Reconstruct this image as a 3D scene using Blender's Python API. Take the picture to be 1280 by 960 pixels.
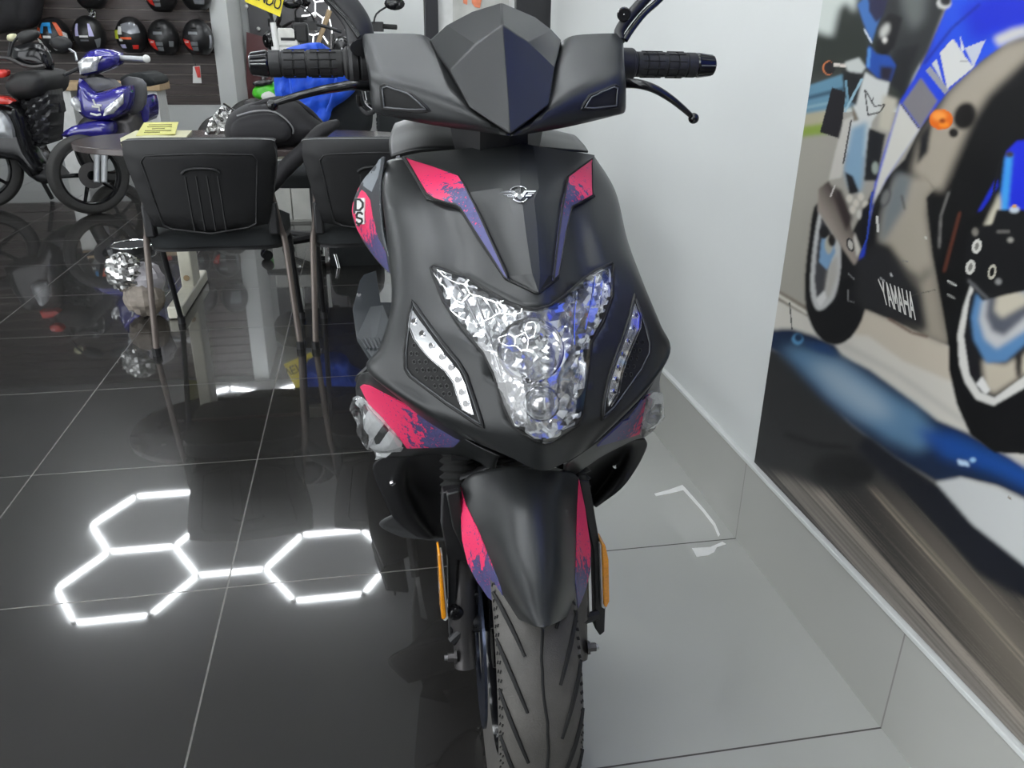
import bpy, bmesh, math, random
import numpy as np
from mathutils import Vector, Matrix
from mathutils.bvhtree import BVHTree
from mathutils.geometry import delaunay_2d_cdt
for o in list(bpy.data.objects): bpy.data.objects.remove(o)
SC = bpy.context.scene; COL = SC.collection
V = Vector; PI = math.pi

# ------------------------------------------------------------ camera, world, lamps, exposure
F, PITCH, YAW, ROLL, H = 998.0, .4013, .184, .0137, 1.11
EXPOSURE = .78
WORLD_STRENGTH = 2.25
TUBE_STRENGTH = 30.0
fw = V((math.sin(YAW)*math.cos(PITCH), math.cos(YAW)*math.cos(PITCH), -math.sin(PITCH)))
r0 = V((math.cos(YAW), -math.sin(YAW), 0)); u0 = r0.cross(fw)
RT = r0*math.cos(ROLL)+u0*math.sin(ROLL); UP = u0*math.cos(ROLL)-r0*math.sin(ROLL)
EYE = V((0, 0, H))
cam = bpy.data.objects.new('camera', bpy.data.cameras.new('camera')); COL.objects.link(cam)
m = Matrix((RT, UP, -fw)).transposed().to_4x4(); m.translation = EYE
cam.matrix_world = m; cam.data.sensor_width = 36; cam.data.lens = 36*F/1280; cam.data.clip_start = .02
SC.camera = cam
w = bpy.data.worlds.new('world'); SC.world = w; w.use_nodes = True
w.node_tree.nodes['Background'].inputs[0].default_value = (.93, .97, 1, 1)
w.node_tree.nodes['Background'].inputs[1].default_value = WORLD_STRENGTH
SC.view_settings.view_transform = 'Standard'; SC.view_settings.look = 'None'
SC.view_settings.exposure = EXPOSURE; SC.view_settings.gamma = 1; SC.view_settings.use_curve_mapping = False
SC.cycles.use_denoising = True
SC.cycles.max_bounces = 8
SC.cycles.sample_clamp_indirect = 4

def ray(u, v): return (RT*((u-640)/F) - UP*((v-480)/F) + fw)
def P(u, v, y): d = ray(u, v); return EYE + d*(y/d.y)
def PX(u, v, x): d = ray(u, v); return EYE + d*(x/d.x)
def PZ(u, v, z): d = ray(u, v); return EYE + d*((z-H)/d.z)
def proj(p):
    q = p-EYE; z = q.dot(fw); return (640+F*q.dot(RT)/z, 480-F*q.dot(UP)/z)

# ------------------------------------------------------------ materials
def nodes(name):
    m = bpy.data.materials.new(name); m.use_nodes = True
    nt = m.node_tree; return m, nt, nt.nodes['Principled BSDF']
def mat(name, col, rough=.5, metal=0, noise=.06, scale=30, bump=0, bscale=200, emit=None, es=0, coat=0, spec=.5, alpha=1, trans=0):
    m, nt, b = nodes(name); N = nt.nodes; L = nt.links
    tc = N.new('ShaderNodeTexCoord'); no = N.new('ShaderNodeTexNoise'); no.inputs['Scale'].default_value = scale; no.inputs['Detail'].default_value = 4
    L.new(tc.outputs['Object'], no.inputs['Vector'])
    cr = N.new('ShaderNodeValToRGB')
    cr.color_ramp.elements[0].color = tuple(c*(1-noise*2) for c in col)+(1,)
    cr.color_ramp.elements[1].color = tuple(min(1, c*(1+noise*2)) for c in col)+(1,)
    L.new(no.outputs['Fac'], cr.inputs['Fac']); L.new(cr.outputs['Color'], b.inputs['Base Color'])
    b.inputs['Roughness'].default_value = rough; b.inputs['Metallic'].default_value = metal
    b.inputs['Specular IOR Level'].default_value = spec
    if coat: b.inputs['Coat Weight'].default_value = coat; b.inputs['Coat Roughness'].default_value = .05
    if trans: b.inputs['Transmission Weight'].default_value = trans
    if alpha < 1: b.inputs['Alpha'].default_value = alpha
    if bump:
        n2 = N.new('ShaderNodeTexNoise'); n2.inputs['Scale'].default_value = bscale; L.new(tc.outputs['Object'], n2.inputs['Vector'])
        bp = N.new('ShaderNodeBump'); bp.inputs['Strength'].default_value = bump; bp.inputs['Distance'].default_value = .002
        L.new(n2.outputs['Fac'], bp.inputs['Height']); L.new(bp.outputs['Normal'], b.inputs['Normal'])
    if emit: b.inputs['Emission Color'].default_value = emit+(1,); b.inputs['Emission Strength'].default_value = es
    return m
def clear_mat(name, tint=(1, 1, 1), gl=.12, rough=.03):
    m = bpy.data.materials.new(name); m.use_nodes = True; N = m.node_tree.nodes; L = m.node_tree.links
    N.clear(); out = N.new('ShaderNodeOutputMaterial'); t = N.new('ShaderNodeBsdfTransparent'); t.inputs[0].default_value = tint+(1,)
    g = N.new('ShaderNodeBsdfGlossy'); g.inputs['Roughness'].default_value = rough
    f = N.new('ShaderNodeLayerWeight'); f.inputs['Blend'].default_value = .25
    ad = N.new('ShaderNodeMath'); ad.operation = 'MULTIPLY_ADD'; ad.inputs[1].default_value = .8; ad.inputs[2].default_value = gl; ad.use_clamp = True
    mx = N.new('ShaderNodeMixShader'); L.new(f.outputs['Fresnel'], ad.inputs[0]); L.new(ad.outputs[0], mx.inputs[0])
    L.new(t.outputs[0], mx.inputs[1]); L.new(g.outputs[0], mx.inputs[2]); L.new(mx.outputs[0], out.inputs[0]); return m
def splat(name, p0, p1, org, cols=None, thr=.45, rough=.45, sc=55, stretch=None):
    """pink to blue spatter print running from p0 to p1 in the thing's own coordinates"""
    m, nt, b = nodes(name); N = nt.nodes; L = nt.links
    tc = N.new('ShaderNodeTexCoord'); a = (p1-p0); q = p0-org
    sub = N.new('ShaderNodeVectorMath'); sub.operation = 'SUBTRACT'; sub.inputs[1].default_value = q; L.new(tc.outputs['Object'], sub.inputs[0])
    dt = N.new('ShaderNodeVectorMath'); dt.operation = 'DOT_PRODUCT'; dt.inputs[1].default_value = a/a.length_squared; L.new(sub.outputs[0], dt.inputs[0])
    no = N.new('ShaderNodeTexNoise'); no.inputs['Scale'].default_value = sc; no.inputs['Detail'].default_value = 5; no.inputs['Roughness'].default_value = .72
    if stretch:
        mp = N.new('ShaderNodeMapping'); mp.inputs['Scale'].default_value = stretch; L.new(tc.outputs['Object'], mp.inputs[0]); L.new(mp.outputs[0], no.inputs['Vector'])
    else: L.new(tc.outputs['Object'], no.inputs['Vector'])
    n2 = N.new('ShaderNodeTexNoise'); n2.inputs['Scale'].default_value = sc*4.2; n2.inputs['Detail'].default_value = 2; L.new(tc.outputs['Object'], n2.inputs['Vector'])
    r2 = N.new('ShaderNodeValToRGB'); q_ = r2.color_ramp.elements; q_[0].position = .335; q_[0].color = (0, 0, 0, 1); q_[1].position = .345; q_[1].color = (.5, .5, .5, 1); x_ = q_.new(.655); x_.color = (.5, .5, .5, 1); x_ = q_.new(.665); x_.color = (1, 1, 1, 1); L.new(n2.outputs['Fac'], r2.inputs[0])
    ma = N.new('ShaderNodeMath'); ma.operation = 'MULTIPLY_ADD'; ma.inputs[1].default_value = 1.15; L.new(no.outputs['Fac'], ma.inputs[0])
    ad = N.new('ShaderNodeMath'); ad.operation = 'SUBTRACT'; ad.inputs[1].default_value = .575; L.new(dt.outputs['Value'], ad.inputs[0]); L.new(ad.outputs[0], ma.inputs[2])
    cr = N.new('ShaderNodeValToRGB'); e = cr.color_ramp.elements
    pk, bl, vi = cols or ((.74, .032, .12), (.038, .046, .13), (.075, .075, .20))
    e[0].position = thr; e[0].color = pk+(1,); e[1].position = thr+.02; e[1].color = bl+(1,)
    x = e.new(thr+.33); x.color = vi+(1,)
    sm_ = N.new('ShaderNodeMath'); sm_.operation = 'MULTIPLY_ADD'; sm_.inputs[1].default_value = .62; L.new(r2.outputs[0], sm_.inputs[0]); m2 = N.new('ShaderNodeMath'); m2.operation = 'SUBTRACT'; m2.inputs[1].default_value = .31; L.new(ma.outputs[0], m2.inputs[0]); L.new(m2.outputs[0], sm_.inputs[2])
    L.new(sm_.outputs[0], cr.inputs[0]); L.new(cr.outputs[0], b.inputs['Base Color']); b.inputs['Roughness'].default_value = rough
    return m

MT = {}
def M(k): return MT[k]
MT['matte'] = mat('matte_black_paint', (.014, .0152, .0155), .36, noise=.02, bump=.05, bscale=900)
MT['black'] = mat('black_plastic', (.008, .008, .009), .5, noise=.05, bump=.08, bscale=700)
MT['blackgloss'] = mat('gloss_black', (.006, .006, .007), .15)
MT['rubber'] = mat('rubber', (.016, .016, .016), .6, noise=.1, bump=.15, bscale=400)
MT['tyre'] = mat('tyre_rubber', (.062, .058, .052), .60, noise=.25, scale=22, bump=.25, bscale=600)
MT['groove'] = mat('groove_black', (.003, .003, .003), .8)
MT['steel'] = mat('brushed_steel', (.45, .45, .46), .3, 1)
MT['dksteel'] = mat('dark_fork_metal', (.09, .085, .085), .35, .7)
MT['chrome'] = mat('chrome', (.88, .88, .9), .06, 1, noise=.02)
MT['reflector'] = mat('lamp_reflector', (.86, .87, .88), .12, .82, noise=.04, scale=60)
MT['lampshell'] = mat('indicator_shell', (.72, .74, .74), .22, .25, noise=.1, scale=80)
MT['lens'] = clear_mat('clear_lens')
MT['orange'] = mat('amber_reflector', (.75, .28, .01), .2, noise=.15, scale=300, coat=.6)
MT['wallw'] = mat('white_wall_paint', (.585, .60, .59), .6, noise=.015, scale=3, bump=.03, bscale=60)
MT['skirt'] = mat('skirting_tile', (.52, .53, .50), .16, noise=.02, scale=4)
MT['ceil'] = mat('ceiling_paint', (.72, .73, .73), .8, noise=.01)
MT['tube'] = mat('light_tube', (1, 1, 1), .5, emit=(.93, .97, 1.0), es=TUBE_STRENGTH)
MT['white'] = mat('white_plastic', (.72, .72, .70), .4)
MT['grey'] = mat('grey_plastic', (.040, .045, .050), .45, noise=.05, bump=.1, bscale=500)
MT['chair'] = mat('chair_shell', (.0065, .0065, .007), .46, spec=.4, noise=.05, bump=.12, bscale=900)
MT['fabric'] = mat('black_fabric', (.010, .012, .013), .9, bump=.4, bscale=1200)
MT['bronze'] = mat('bronze_tube', (.16, .135, .12), .4, .6)
MT['wood'] = mat('pale_wood', (.42, .30, .17), .5, noise=.15, scale=12)
MT['bike_blue'] = mat('blue_paint', (.022, .018, .21), .12, coat=1)
MT['silver'] = mat('silver_paint', (.35, .36, .37), .3, .5)

# ------------------------------------------------------------ mesh helpers
class MB:
    def __init__(s): s.v = []; s.f = []; s.mi = []; s.mats = []
    def mi_(s, m):
        m = MT[m] if isinstance(m, str) else m
        if m not in s.mats: s.mats.append(m)
        return s.mats.index(m)
    def add(s, vs, fs, m):
        b = len(s.v); k = s.mi_(m); s.v += [V(p) for p in vs]
        for f in fs: s.f.append([b+i for i in f]); s.mi.append(k)
        return s
    def grid(s, rows, m, cu=False, cv=False, caps=False):
        nr, nc = len(rows), len(rows[0]); fs = []
        for i in range(nr if cv else nr-1):
            for j in range(nc if cu else nc-1):
                i2, j2 = (i+1) % nr, (j+1) % nc
                fs.append([i*nc+j, i*nc+j2, i2*nc+j2, i2*nc+j])
        if caps: fs += [list(range(nc))[::-1], [(nr-1)*nc+j for j in range(nc)]]
        return s.add([p for r in rows for p in r], fs, m)
    def box(s, c, sz, m, R=None):
        vs = []
        for x in (-.5, .5):
            for y in (-.5, .5):
                for z in (-.5, .5):
                    q = V((x*sz[0], y*sz[1], z*sz[2])); vs.append(V(c)+(R @ q if R else q))
        return s.add(vs, [[0, 1, 3, 2], [4, 6, 7, 5], [0, 4, 5, 1], [2, 3, 7, 6], [0, 2, 6, 4], [1, 5, 7, 3]], m)
    def tube(s, path, r, m, n=12, cap=True, flat=1.0, closed=False):
        path = [V(p) for p in path]; k = len(path); rs = r if isinstance(r, (list, tuple)) else [r]*k; rows = []; pn = None
        for i, p in enumerate(path):
            if closed: t = path[(i+1) % k]-path[i-1]
            else: t = path[min(i+1, k-1)]-path[max(i-1, 0)]
            t = t.normalized() if t.length > 1e-9 else V((0, 0, 1))
            if pn is None:
                a = V((0, 0, 1)) if abs(t.z) < .9 else V((0, 1, 0)); n1 = (a-t*a.dot(t)).normalized()
            else: n1 = (pn-t*pn.dot(t)).normalized()
            pn = n1; n2 = t.cross(n1)
            rows.append([p+(n1*math.cos(2*PI*j/n)*flat+n2*math.sin(2*PI*j/n))*rs[i] for j in range(n)])
        return s.grid(rows, m, cu=True, cv=closed, caps=cap and not closed)
    def lathe(s, prof, c, ax, m, n=24, caps=False, half=None):
        """prof: (radius, distance along ax)"""
        ax = V(ax).normalized(); a = V((0, 0, 1)) if abs(ax.z) < .9 else V((1, 0, 0)); e1 = (a-ax*a.dot(ax)).normalized(); e2 = ax.cross(e1)
        rows = [[V(c)+ax*h+(e1*math.cos(2*PI*j/n)+e2*math.sin(2*PI*j/n))*r for j in range(n)] for r, h in prof]
        return s.grid(rows, m, cu=True, caps=caps)
    def ball(s, c, r, m, nu=16, nv=10, R=None):
        r = V((r, r, r)) if not hasattr(r, '__len__') else V(r); rows = []
        for i in range(nv+1):
            a = PI*i/nv-PI/2; a = max(-1.565, min(1.565, a)); row = []
            for j in range(nu):
                b = 2*PI*j/nu; q = V((math.cos(a)*math.cos(b)*r.x, math.cos(a)*math.sin(b)*r.y, math.sin(a)*r.z)); row.append(V(c)+(R @ q if R else q))
            rows.append(row)
        return s.grid(rows, m, cu=True, caps=True)
    def loft(s, loops, m, caps=True): return s.grid(loops, m, cu=True, caps=caps)

ORG = V((0, 0, 0))
def obj(name, mb, parent=None, smooth=40, bevel=0, seg=2, org=None, solid=0, sub=0):
    me = bpy.data.meshes.new(name); o0 = ORG if org is None else org
    me.from_pydata([tuple(p-o0) for p in mb.v], [], mb.f)
    for x in mb.mats: me.materials.append(x)
    for p, k in zip(me.polygons, mb.mi): p.material_index = k
    me.validate(); me.update()
    bm = bmesh.new(); bm.from_mesh(me); bmesh.ops.remove_doubles(bm, verts=bm.verts, dist=1e-6); bmesh.ops.recalc_face_normals(bm, faces=bm.faces); bm.to_mesh(me); bm.free()
    o = bpy.data.objects.new(name, me); COL.objects.link(o)
    if parent: o.parent = parent
    elif o0.length: o.location = o0
    if smooth:
        me.polygons.foreach_set('use_smooth', [True]*len(me.polygons)); me.set_sharp_from_angle(angle=math.radians(smooth))
    if sub: md = o.modifiers.new('sub', 'SUBSURF'); md.levels = md.render_levels = sub
    if solid: md = o.modifiers.new('solid', 'SOLIDIFY'); md.thickness = solid; md.offset = 0
    if bevel: md = o.modifiers.new('bev', 'BEVEL'); md.width = bevel; md.segments = seg; md.limit_method = 'ANGLE'; md.harden_normals = False
    return o
def tag(o, label, cat, group=None, kind=None):
    if label: o['label'] = label
    if cat: o['category'] = cat
    if group: o['group'] = group
    if kind: o['kind'] = kind
    return o
def thing(name, label, cat, loc, group=None):
    global ORG
    o = bpy.data.objects.new(name, None); COL.objects.link(o); o.empty_display_size = .05
    o.location = loc; ORG = V(loc); return tag(o, label, cat, group)
def struct(name, mb, parent=None, **k):
    o = obj(name, mb, parent, org=None if parent else V((0, 0, 0)), **k)
    if not parent: o['kind'] = 'structure'
    return o
def single(name, mb, label, cat, loc=(0, 0, 0), group=None, **k):
    o = obj(name, mb, None, org=V(loc), **k); return tag(o, label, cat, group)
def copy_tree(o, parent=None):
    c = o.copy(); COL.objects.link(c)
    if parent: c.parent = parent
    for ch in o.children: copy_tree(ch, c)
    return c
def crs(pts, n, closed=False):
    """Catmull-Rom through pts (tuples or Vectors)"""
    pts = [V(p) for p in pts]; k = len(pts); out = []
    for i in range(k if closed else k-1):
        p0, p1, p2, p3 = (pts[(i-1) % k], pts[i], pts[(i+1) % k], pts[(i+2) % k]) if closed else (pts[max(i-1, 0)], pts[i], pts[i+1], pts[min(i+2, k-1)])
        for j in range(n):
            t = j/n; out.append(.5*((2*p1)+(p2-p0)*t+(2*p0-5*p1+4*p2-p3)*t*t+(3*p1-p0-3*p2+p3)*t**3))
    if not closed: out.append(pts[-1])
    return out
def patch(rows, nu=6, nv=6):
    rows = [crs([P(*p) if len(p) == 3 and not isinstance(p, V) else p for p in r], nu) for r in rows]
    cols = [crs([r[j] for r in rows], nv) for j in range(len(rows[0]))]
    return [[c[i] for c in cols] for i in range(len(cols[0]))]
def bvh_of(*grids):
    vs = []; fs = []
    for g in grids:
        b = len(vs); nc = len(g[0]); vs += [p for r in g for p in r]
        fs += [[b+i*nc+j, b+i*nc+j+1, b+(i+1)*nc+j+1, b+(i+1)*nc+j] for i in range(len(g)-1) for j in range(nc-1)]
    return BVHTree.FromPolygons([tuple(p) for p in vs], fs)
def on_surf(bvh, yd):
    def f(u, v):
        d = ray(u, v).normalized(); l, n, i, t = bvh.ray_cast(EYE, d)
        for du, dv in ((.21, .13), (-.17, .23), (.31, -.27)):
            if l is None: l, n, i, t = bvh.ray_cast(EYE, ray(u+du, v+dv).normalized())
        if l is None: l, n, i, t = min((bvh.find_nearest(P(u, v, .7+.05*k)) for k in range(20)), key=lambda q: q[3])
        if n.dot(d) > 0: n = -n
        return l, n
    return f
def flat(y): return lambda u, v: (P(u, v, y), V((0, -1, 0)))
def inside(poly, x, y):
    c = False; k = len(poly)
    for i in range(k):
        (x1, y1), (x2, y2) = poly[i][:2], poly[i-1][:2]
        if (y1 > y) != (y2 > y) and x < (x2-x1)*(y-y1)/(y2-y1)+x1: c = not c
    return c
def pdist(poly, x, y):
    b = 1e9
    for i in range(len(poly)):
        x1, y1 = poly[i-1][:2]; x2, y2 = poly[i][:2]; dx, dy = x2-x1, y2-y1; L = dx*dx+dy*dy
        t = max(0, min(1, ((x-x1)*dx+(y-y1)*dy)/L)) if L else 0
        b = min(b, math.hypot(x-x1-t*dx, y-y1-t*dy))
    return b
def dens(poly, step):
    out = []
    for i in range(len(poly)):
        a, b = V(poly[i][:2]), V(poly[(i+1) % len(poly)][:2]); n = max(1, round((b-a).length/step))
        out += [tuple(a+(b-a)*j/n) for j in range(n)]
    return out
def rnd(poly, n=4): return [tuple(p)[:2] for p in crs([(p[0], p[1], 0) for p in poly], n, True)]
def cdt(poly, step):
    bd = dens(poly, step); pts = list(bd)
    xs = [p[0] for p in bd]; ys = [p[1] for p in bd]; y = min(ys)+step*.6; k = 0
    while y < max(ys):
        x = min(xs)+step*(.5+.5*(k % 2)); k += 1
        while x < max(xs):
            if inside(bd, x, y) and pdist(bd, x, y) > step*.5: pts.append((x, y))
            x += step
        y += step*.87
    n = len(bd); ed = [(i, (i+1) % n) for i in range(n)]
    vs, es, fs, *_ = delaunay_2d_cdt([V(p) for p in pts], ed, [], 1, 1e-4)
    fs = [list(f) for f in fs]; fs = [f for f in fs if inside(bd, sum(vs[i][0] for i in f)/len(f), sum(vs[i][1] for i in f)/len(f))]
    return [tuple(p) for p in vs], fs, bd
def sheet(mb, poly, surf, m, off=0.0, thick=.003, step=8, dome=0.0, dw=10, fn=None, back=True):
    """an outlined panel lying on a surface: front pushed out by off (+ dome towards the middle), sides and back given thickness"""
    vs, fs, bd = cdt(poly, step); fr = []; bk = []
    for (x, y) in vs:
        l, n = surf(x, y); d = off
        if dome:
            q = min(1, pdist(bd, x, y)/dw); d += dome*math.sqrt(max(0, 1-(1-q)**2))
        if fn: d += fn(x, y)
        fr.append(l+n*d); bk.append(l+n*(off-thick))
    k = len(vs); cnt = {}
    for f in fs:
        for i in range(len(f)): e = (f[i], f[(i+1) % len(f)]); cnt[e] = 1
    side = [e for e in cnt if (e[1], e[0]) not in cnt]
    ff = list(fs)
    if back: ff += [[i+k for i in f[::-1]] for f in fs]
    ff += [[a+k, b+k, b, a][::-1] for a, b in side]
    return mb.add(fr+bk, ff, m)
def rim(mb, poly, surf, r, m, off=0.0, step=7, n=6):
    pts = []
    for (x, y) in dens(poly, step):
        l, nn = surf(x, y); pts.append(l+nn*off)
    return mb.tube(pts, r, m, n=n, closed=True)
def line_px(pts, y): return [P(u, v, y) if len(q) == 0 else P(u, v, q[0]) for u, v, *q in pts]
GLY = {'Y': ['0,1 .5,.5', '1,1 .5,.5', '.5,.5 .5,0'], 'A': ['0,0 .5,1', '.5,1 1,0', '.22,.36 .78,.36'], 'M': ['0,0 0,1', '0,1 .5,.3', '.5,.3 1,1', '1,1 1,0'],
       'H': ['0,0 0,1', '1,0 1,1', '0,.5 1,.5'], 'V': ['0,1 .5,0', '.5,0 1,1'], 'E': ['0,0 0,1', '0,1 1,1', '0,.52 .85,.52', '0,0 1,0'], 'N': ['0,0 0,1', '0,1 1,0', '1,0 1,1'],
       'D': ['0,0 0,1', '0,1 .6,1', '.6,1 1,.7', '1,.7 1,.3', '1,.3 .6,0', '.6,0 0,0'], 'O': ['.25,0 .75,0', '.75,0 1,.25', '1,.25 1,.75', '1,.75 .75,1', '.75,1 .25,1', '.25,1 0,.75', '0,.75 0,.25', '0,.25 .25,0'],
       'S': ['1,.85 .75,1', '.75,1 .25,1', '.25,1 0,.78', '0,.78 .1,.58', '.1,.58 .9,.42', '.9,.42 1,.22', '1,.22 .75,0', '.75,0 .25,0', '.25,0 0,.15']}
def strokes(text, lw=.11, gap=.35, aspect=.7):
    """quads in a box 0..1 x 0..1"""
    n = len(text); cw = 1/(n+(n-1)*gap); out = []
    for i, ch in enumerate(text):
        for s in GLY[ch]:
            a, b = [tuple(map(float, q.split(','))) for q in s.split()]
            # work in units of the letter height, letter box = aspect wide
            A = V((a[0]*aspect, a[1])); B = V((b[0]*aspect, b[1])); d = (B-A).normalized(); nn = V((-d.y, d.x))*lw; A = A-d*lw*.5; B = B+d*lw*.5
            out.append([((i*(1+gap)+q.x/aspect)*cw, q.y) for q in (A+nn, A-nn, B-nn, B+nn)])
    return out

# ------------------------------------------------------------ the room
def tile_mat(name, col, line, rough, lx=True, ly=True, lw=.0018, dust=.0, noise=.12, spec=.5, glow=0):
    m, nt, b = nodes(name); N = nt.nodes; L = nt.links
    tc = N.new('ShaderNodeTexCoord'); sp = N.new('ShaderNodeSeparateXYZ'); L.new(tc.outputs['Object'], sp.inputs[0])
    def edge(out, o):
        a = N.new('ShaderNodeMath'); a.operation = 'SUBTRACT'; a.inputs[1].default_value = o-.3; L.new(out, a.inputs[0])
        f = N.new('ShaderNodeMath'); f.operation = 'FLOORED_MODULO'; f.inputs[1].default_value = .6; L.new(a.outputs[0], f.inputs[0])
        s = N.new('ShaderNodeMath'); s.operation = 'SUBTRACT'; s.inputs[1].default_value = .3; L.new(f.outputs[0], s.inputs[0])
        ab = N.new('ShaderNodeMath'); ab.operation = 'ABSOLUTE'; L.new(s.outputs[0], ab.inputs[0])
        lt = N.new('ShaderNodeMath'); lt.operation = 'LESS_THAN'; lt.inputs[1].default_value = lw; L.new(ab.outputs[0], lt.inputs[0]); return lt.outputs[0]
    parts = ([edge(sp.outputs[0], -.348)] if lx else []) + ([edge(sp.outputs[1], 1.533)] if ly else [])
    fac = parts[0]
    if len(parts) == 2:
        mx = N.new('ShaderNodeMath'); mx.operation = 'MAXIMUM'; L.new(parts[0], mx.inputs[0]); L.new(parts[1], mx.inputs[1]); fac = mx.outputs[0]
    no = N.new('ShaderNodeTexNoise'); no.inputs['Scale'].default_value = 3; no.inputs['Detail'].default_value = 6; L.new(tc.outputs['Object'], no.inputs['Vector'])
    cr = N.new('ShaderNodeValToRGB'); cr.color_ramp.elements[0].color = tuple(c*(1-noise) for c in col)+(1,); cr.color_ramp.elements[1].color = tuple(c*(1+noise) for c in col)+(1,)
    L.new(no.outputs['Fac'], cr.inputs[0])
    mix = N.new('ShaderNodeMix'); mix.data_type = 'RGBA'; L.new(fac, mix.inputs[0]); L.new(cr.outputs[0], mix.inputs[6]); mix.inputs[7].default_value = line+(1,)
    L.new(mix.outputs[2], b.inputs['Base Color'])
    rr = N.new('ShaderNodeMath'); rr.operation = 'MULTIPLY_ADD'; rr.inputs[1].default_value = .5; rr.inputs[2].default_value = rough; L.new(fac, rr.inputs[0]); L.new(rr.outputs[0], b.inputs['Roughness'])
    b.inputs['Specular IOR Level'].default_value = spec
    if glow:
        g = N.new('ShaderNodeBsdfGlossy'); g.inputs['Roughness'].default_value = .24; g.inputs[0].default_value = (.1, .1, .1, 1)
        ad = N.new('ShaderNodeAddShader'); out = N['Material Output']; mx = N.new('ShaderNodeMixShader'); fr = N.new('ShaderNodeFresnel')
        fm = N.new('ShaderNodeMath'); fm.operation = 'MULTIPLY'; fm.inputs[1].default_value = glow; L.new(fr.outputs[0], fm.inputs[0]); L.new(fm.outputs[0], mx.inputs[0])
        g.inputs[0].default_value = (1, 1, 1, 1); L.new(b.outputs[0], mx.inputs[1]); L.new(g.outputs[0], mx.inputs[2]); L.new(mx.outputs[0], out.inputs[0])
    return m
MT['floor_dark'] = tile_mat('dark_polished_tile', (.0165, .0155, .0145), (.085, .08, .075), .03, noise=.25, spec=.62, glow=.45)
MT['floor_white'] = tile_mat('white_polished_tile', (.43, .435, .41), (.06, .055, .05), .12, noise=.04)
MT['skirt'] = tile_mat('skirting_tile', (.385, .385, .36), (.2, .19, .18), .13, lx=False, noise=.03)
XB = .25; XW = .85
b = MB(); b.box((-2.2, 4.0, -.05), (4.9, 14.4, .1), 'floor_dark'); struct('floor', b, smooth=0)
b = MB(); b.box((.85, 4.0, -.05), (1.2, 14.4, .1), 'floor_white'); f2 = struct('floor_white_strip', b, smooth=0)
b = MB(); b.box((-1.6, 4.0, 2.65), (6.1, 14.4, .1), 'ceil'); struct('ceiling', b, smooth=0)
b = MB(); b.box((.935, .345, 1.3), (.15, 6.69, 2.6), 'wallw'); struct('wall_right', b, smooth=0)
b = MB(); b.box((.855, .345, .106), (.01, 6.69, .212), 'skirt'); struct('baseboard_right', b, smooth=0)
b = MB(); b.box((.8535, .345, .217), (.014, 6.69, .010), 'wallw'); struct('trim_1', b, smooth=0, bevel=.002)
b = MB(); b.box((-4.65, 7.1, 1.3), (.1, 8.2, 2.6), 'wallw'); struct('wall_left', b, smooth=0)
MT['wallg'] = mat('light_block_grey', (.16, .16, .16), .7)
b = MB(); b.box((-.8, -3.05, 1.3), (3.4, .1, 2.6), 'wallg'); struct('wall_light_block', b, smooth=0)  # unseen wall behind the camera, added and widened to block frontal fill light
# slatted display wall
YS = 9.3
zs = P(265, 131, YS).z; xc0 = P(276, 130, 9.2).x; xc1 = P(297, 127, 9.2).x
def slat_mat():
    m, nt, b = nodes('slat_board'); N = nt.nodes; L = nt.links
    tc = N.new('ShaderNodeTexCoord'); sp = N.new('ShaderNodeSeparateXYZ'); L.new(tc.outputs['Object'], sp.inputs[0])
    mp = N.new('ShaderNodeMapping'); mp.inputs['Scale'].default_value = (1.2, 1, 34); L.new(tc.outputs['Object'], mp.inputs[0])
    no = N.new('ShaderNodeTexNoise'); no.inputs['Scale'].default_value = 1.6; no.inputs['Detail'].default_value = 5; L.new(mp.outputs[0], no.inputs[0])
    cr = N.new('ShaderNodeValToRGB'); cr.color_ramp.elements[0].position = .3; cr.color_ramp.elements[0].color = (.030, .022, .020, 1); cr.color_ramp.elements[1].position = .7; cr.color_ramp.elements[1].color = (.085, .066, .060, 1)
    L.new(no.outputs['Fac'], cr.inputs[0]); L.new(cr.outputs[0], b.inputs['Base Color']); b.inputs['Roughness'].default_value = .5; return m
MT['slat'] = slat_mat(); MT['slatedge'] = mat('slat_edge', (.36, .31, .28), .4)
b = MB(); nsl = 21; pitch = (2.6-zs)/nsl
for i in range(nsl):
    z0 = zs+i*pitch; b.box(((-4.6+xc0)/2, YS+.02, z0+pitch*.44), (xc0+4.6, .03, pitch*.87), 'slat'); b.box(((-4.6+xc0)/2, YS+.045, z0+pitch*.93), (xc0+4.6, .02, pitch*.16), 'slatedge')
struct('wall_back', b, smooth=0)
b = MB(); b.box(((-4.6+xc0)/2, YS+.04, zs/2), (xc0+4.6, .06, zs), 'wallw'); struct('wall_back_lower', b, smooth=0)
b = MB(); b.box(((xc0+xc1)/2, 9.75, 1.3), (xc1-xc0, 1.1, 2.6), 'wallw'); struct('wall_column', b, smooth=0, bevel=.004)
b = MB(); b.box((.0, 10.35, 1.3), (2.6, .1, 2.6), 'wallw'); struct('wall_rear', b, smooth=0)
b = MB(); b.box((1.45, 7.0, 1.3), (.1, 6.4, 2.6), 'wallw'); struct('wall_side', b, smooth=0)
# door frame beyond the end of the right-hand wall
MT['alu'] = mat('black_aluminium', (.014, .014, .016), .35)
xa0, xa1, xj0 = P(531, 20, 3.8).x, P(548, 20, 3.8).x, P(645, 20, 3.8).x
b = MB(); b.box(((xa0+xa1)/2, 3.83, 1.3), (xa1-xa0, .06, 2.6), 'alu'); struct('trim_2', b, smooth=0, bevel=.003)
b = MB(); b.box(((xj0+.86)/2, 3.85, 1.3), (.86-xj0, .10, 2.6), 'alu'); struct('trim_3', b, smooth=0, bevel=.003)
b = MB(); b.box(((xa1+xj0)/2, 3.86, 1.3), (xj0-xa1, .04, 2.6), 'white'); struct('door_1', b, smooth=0)

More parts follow.
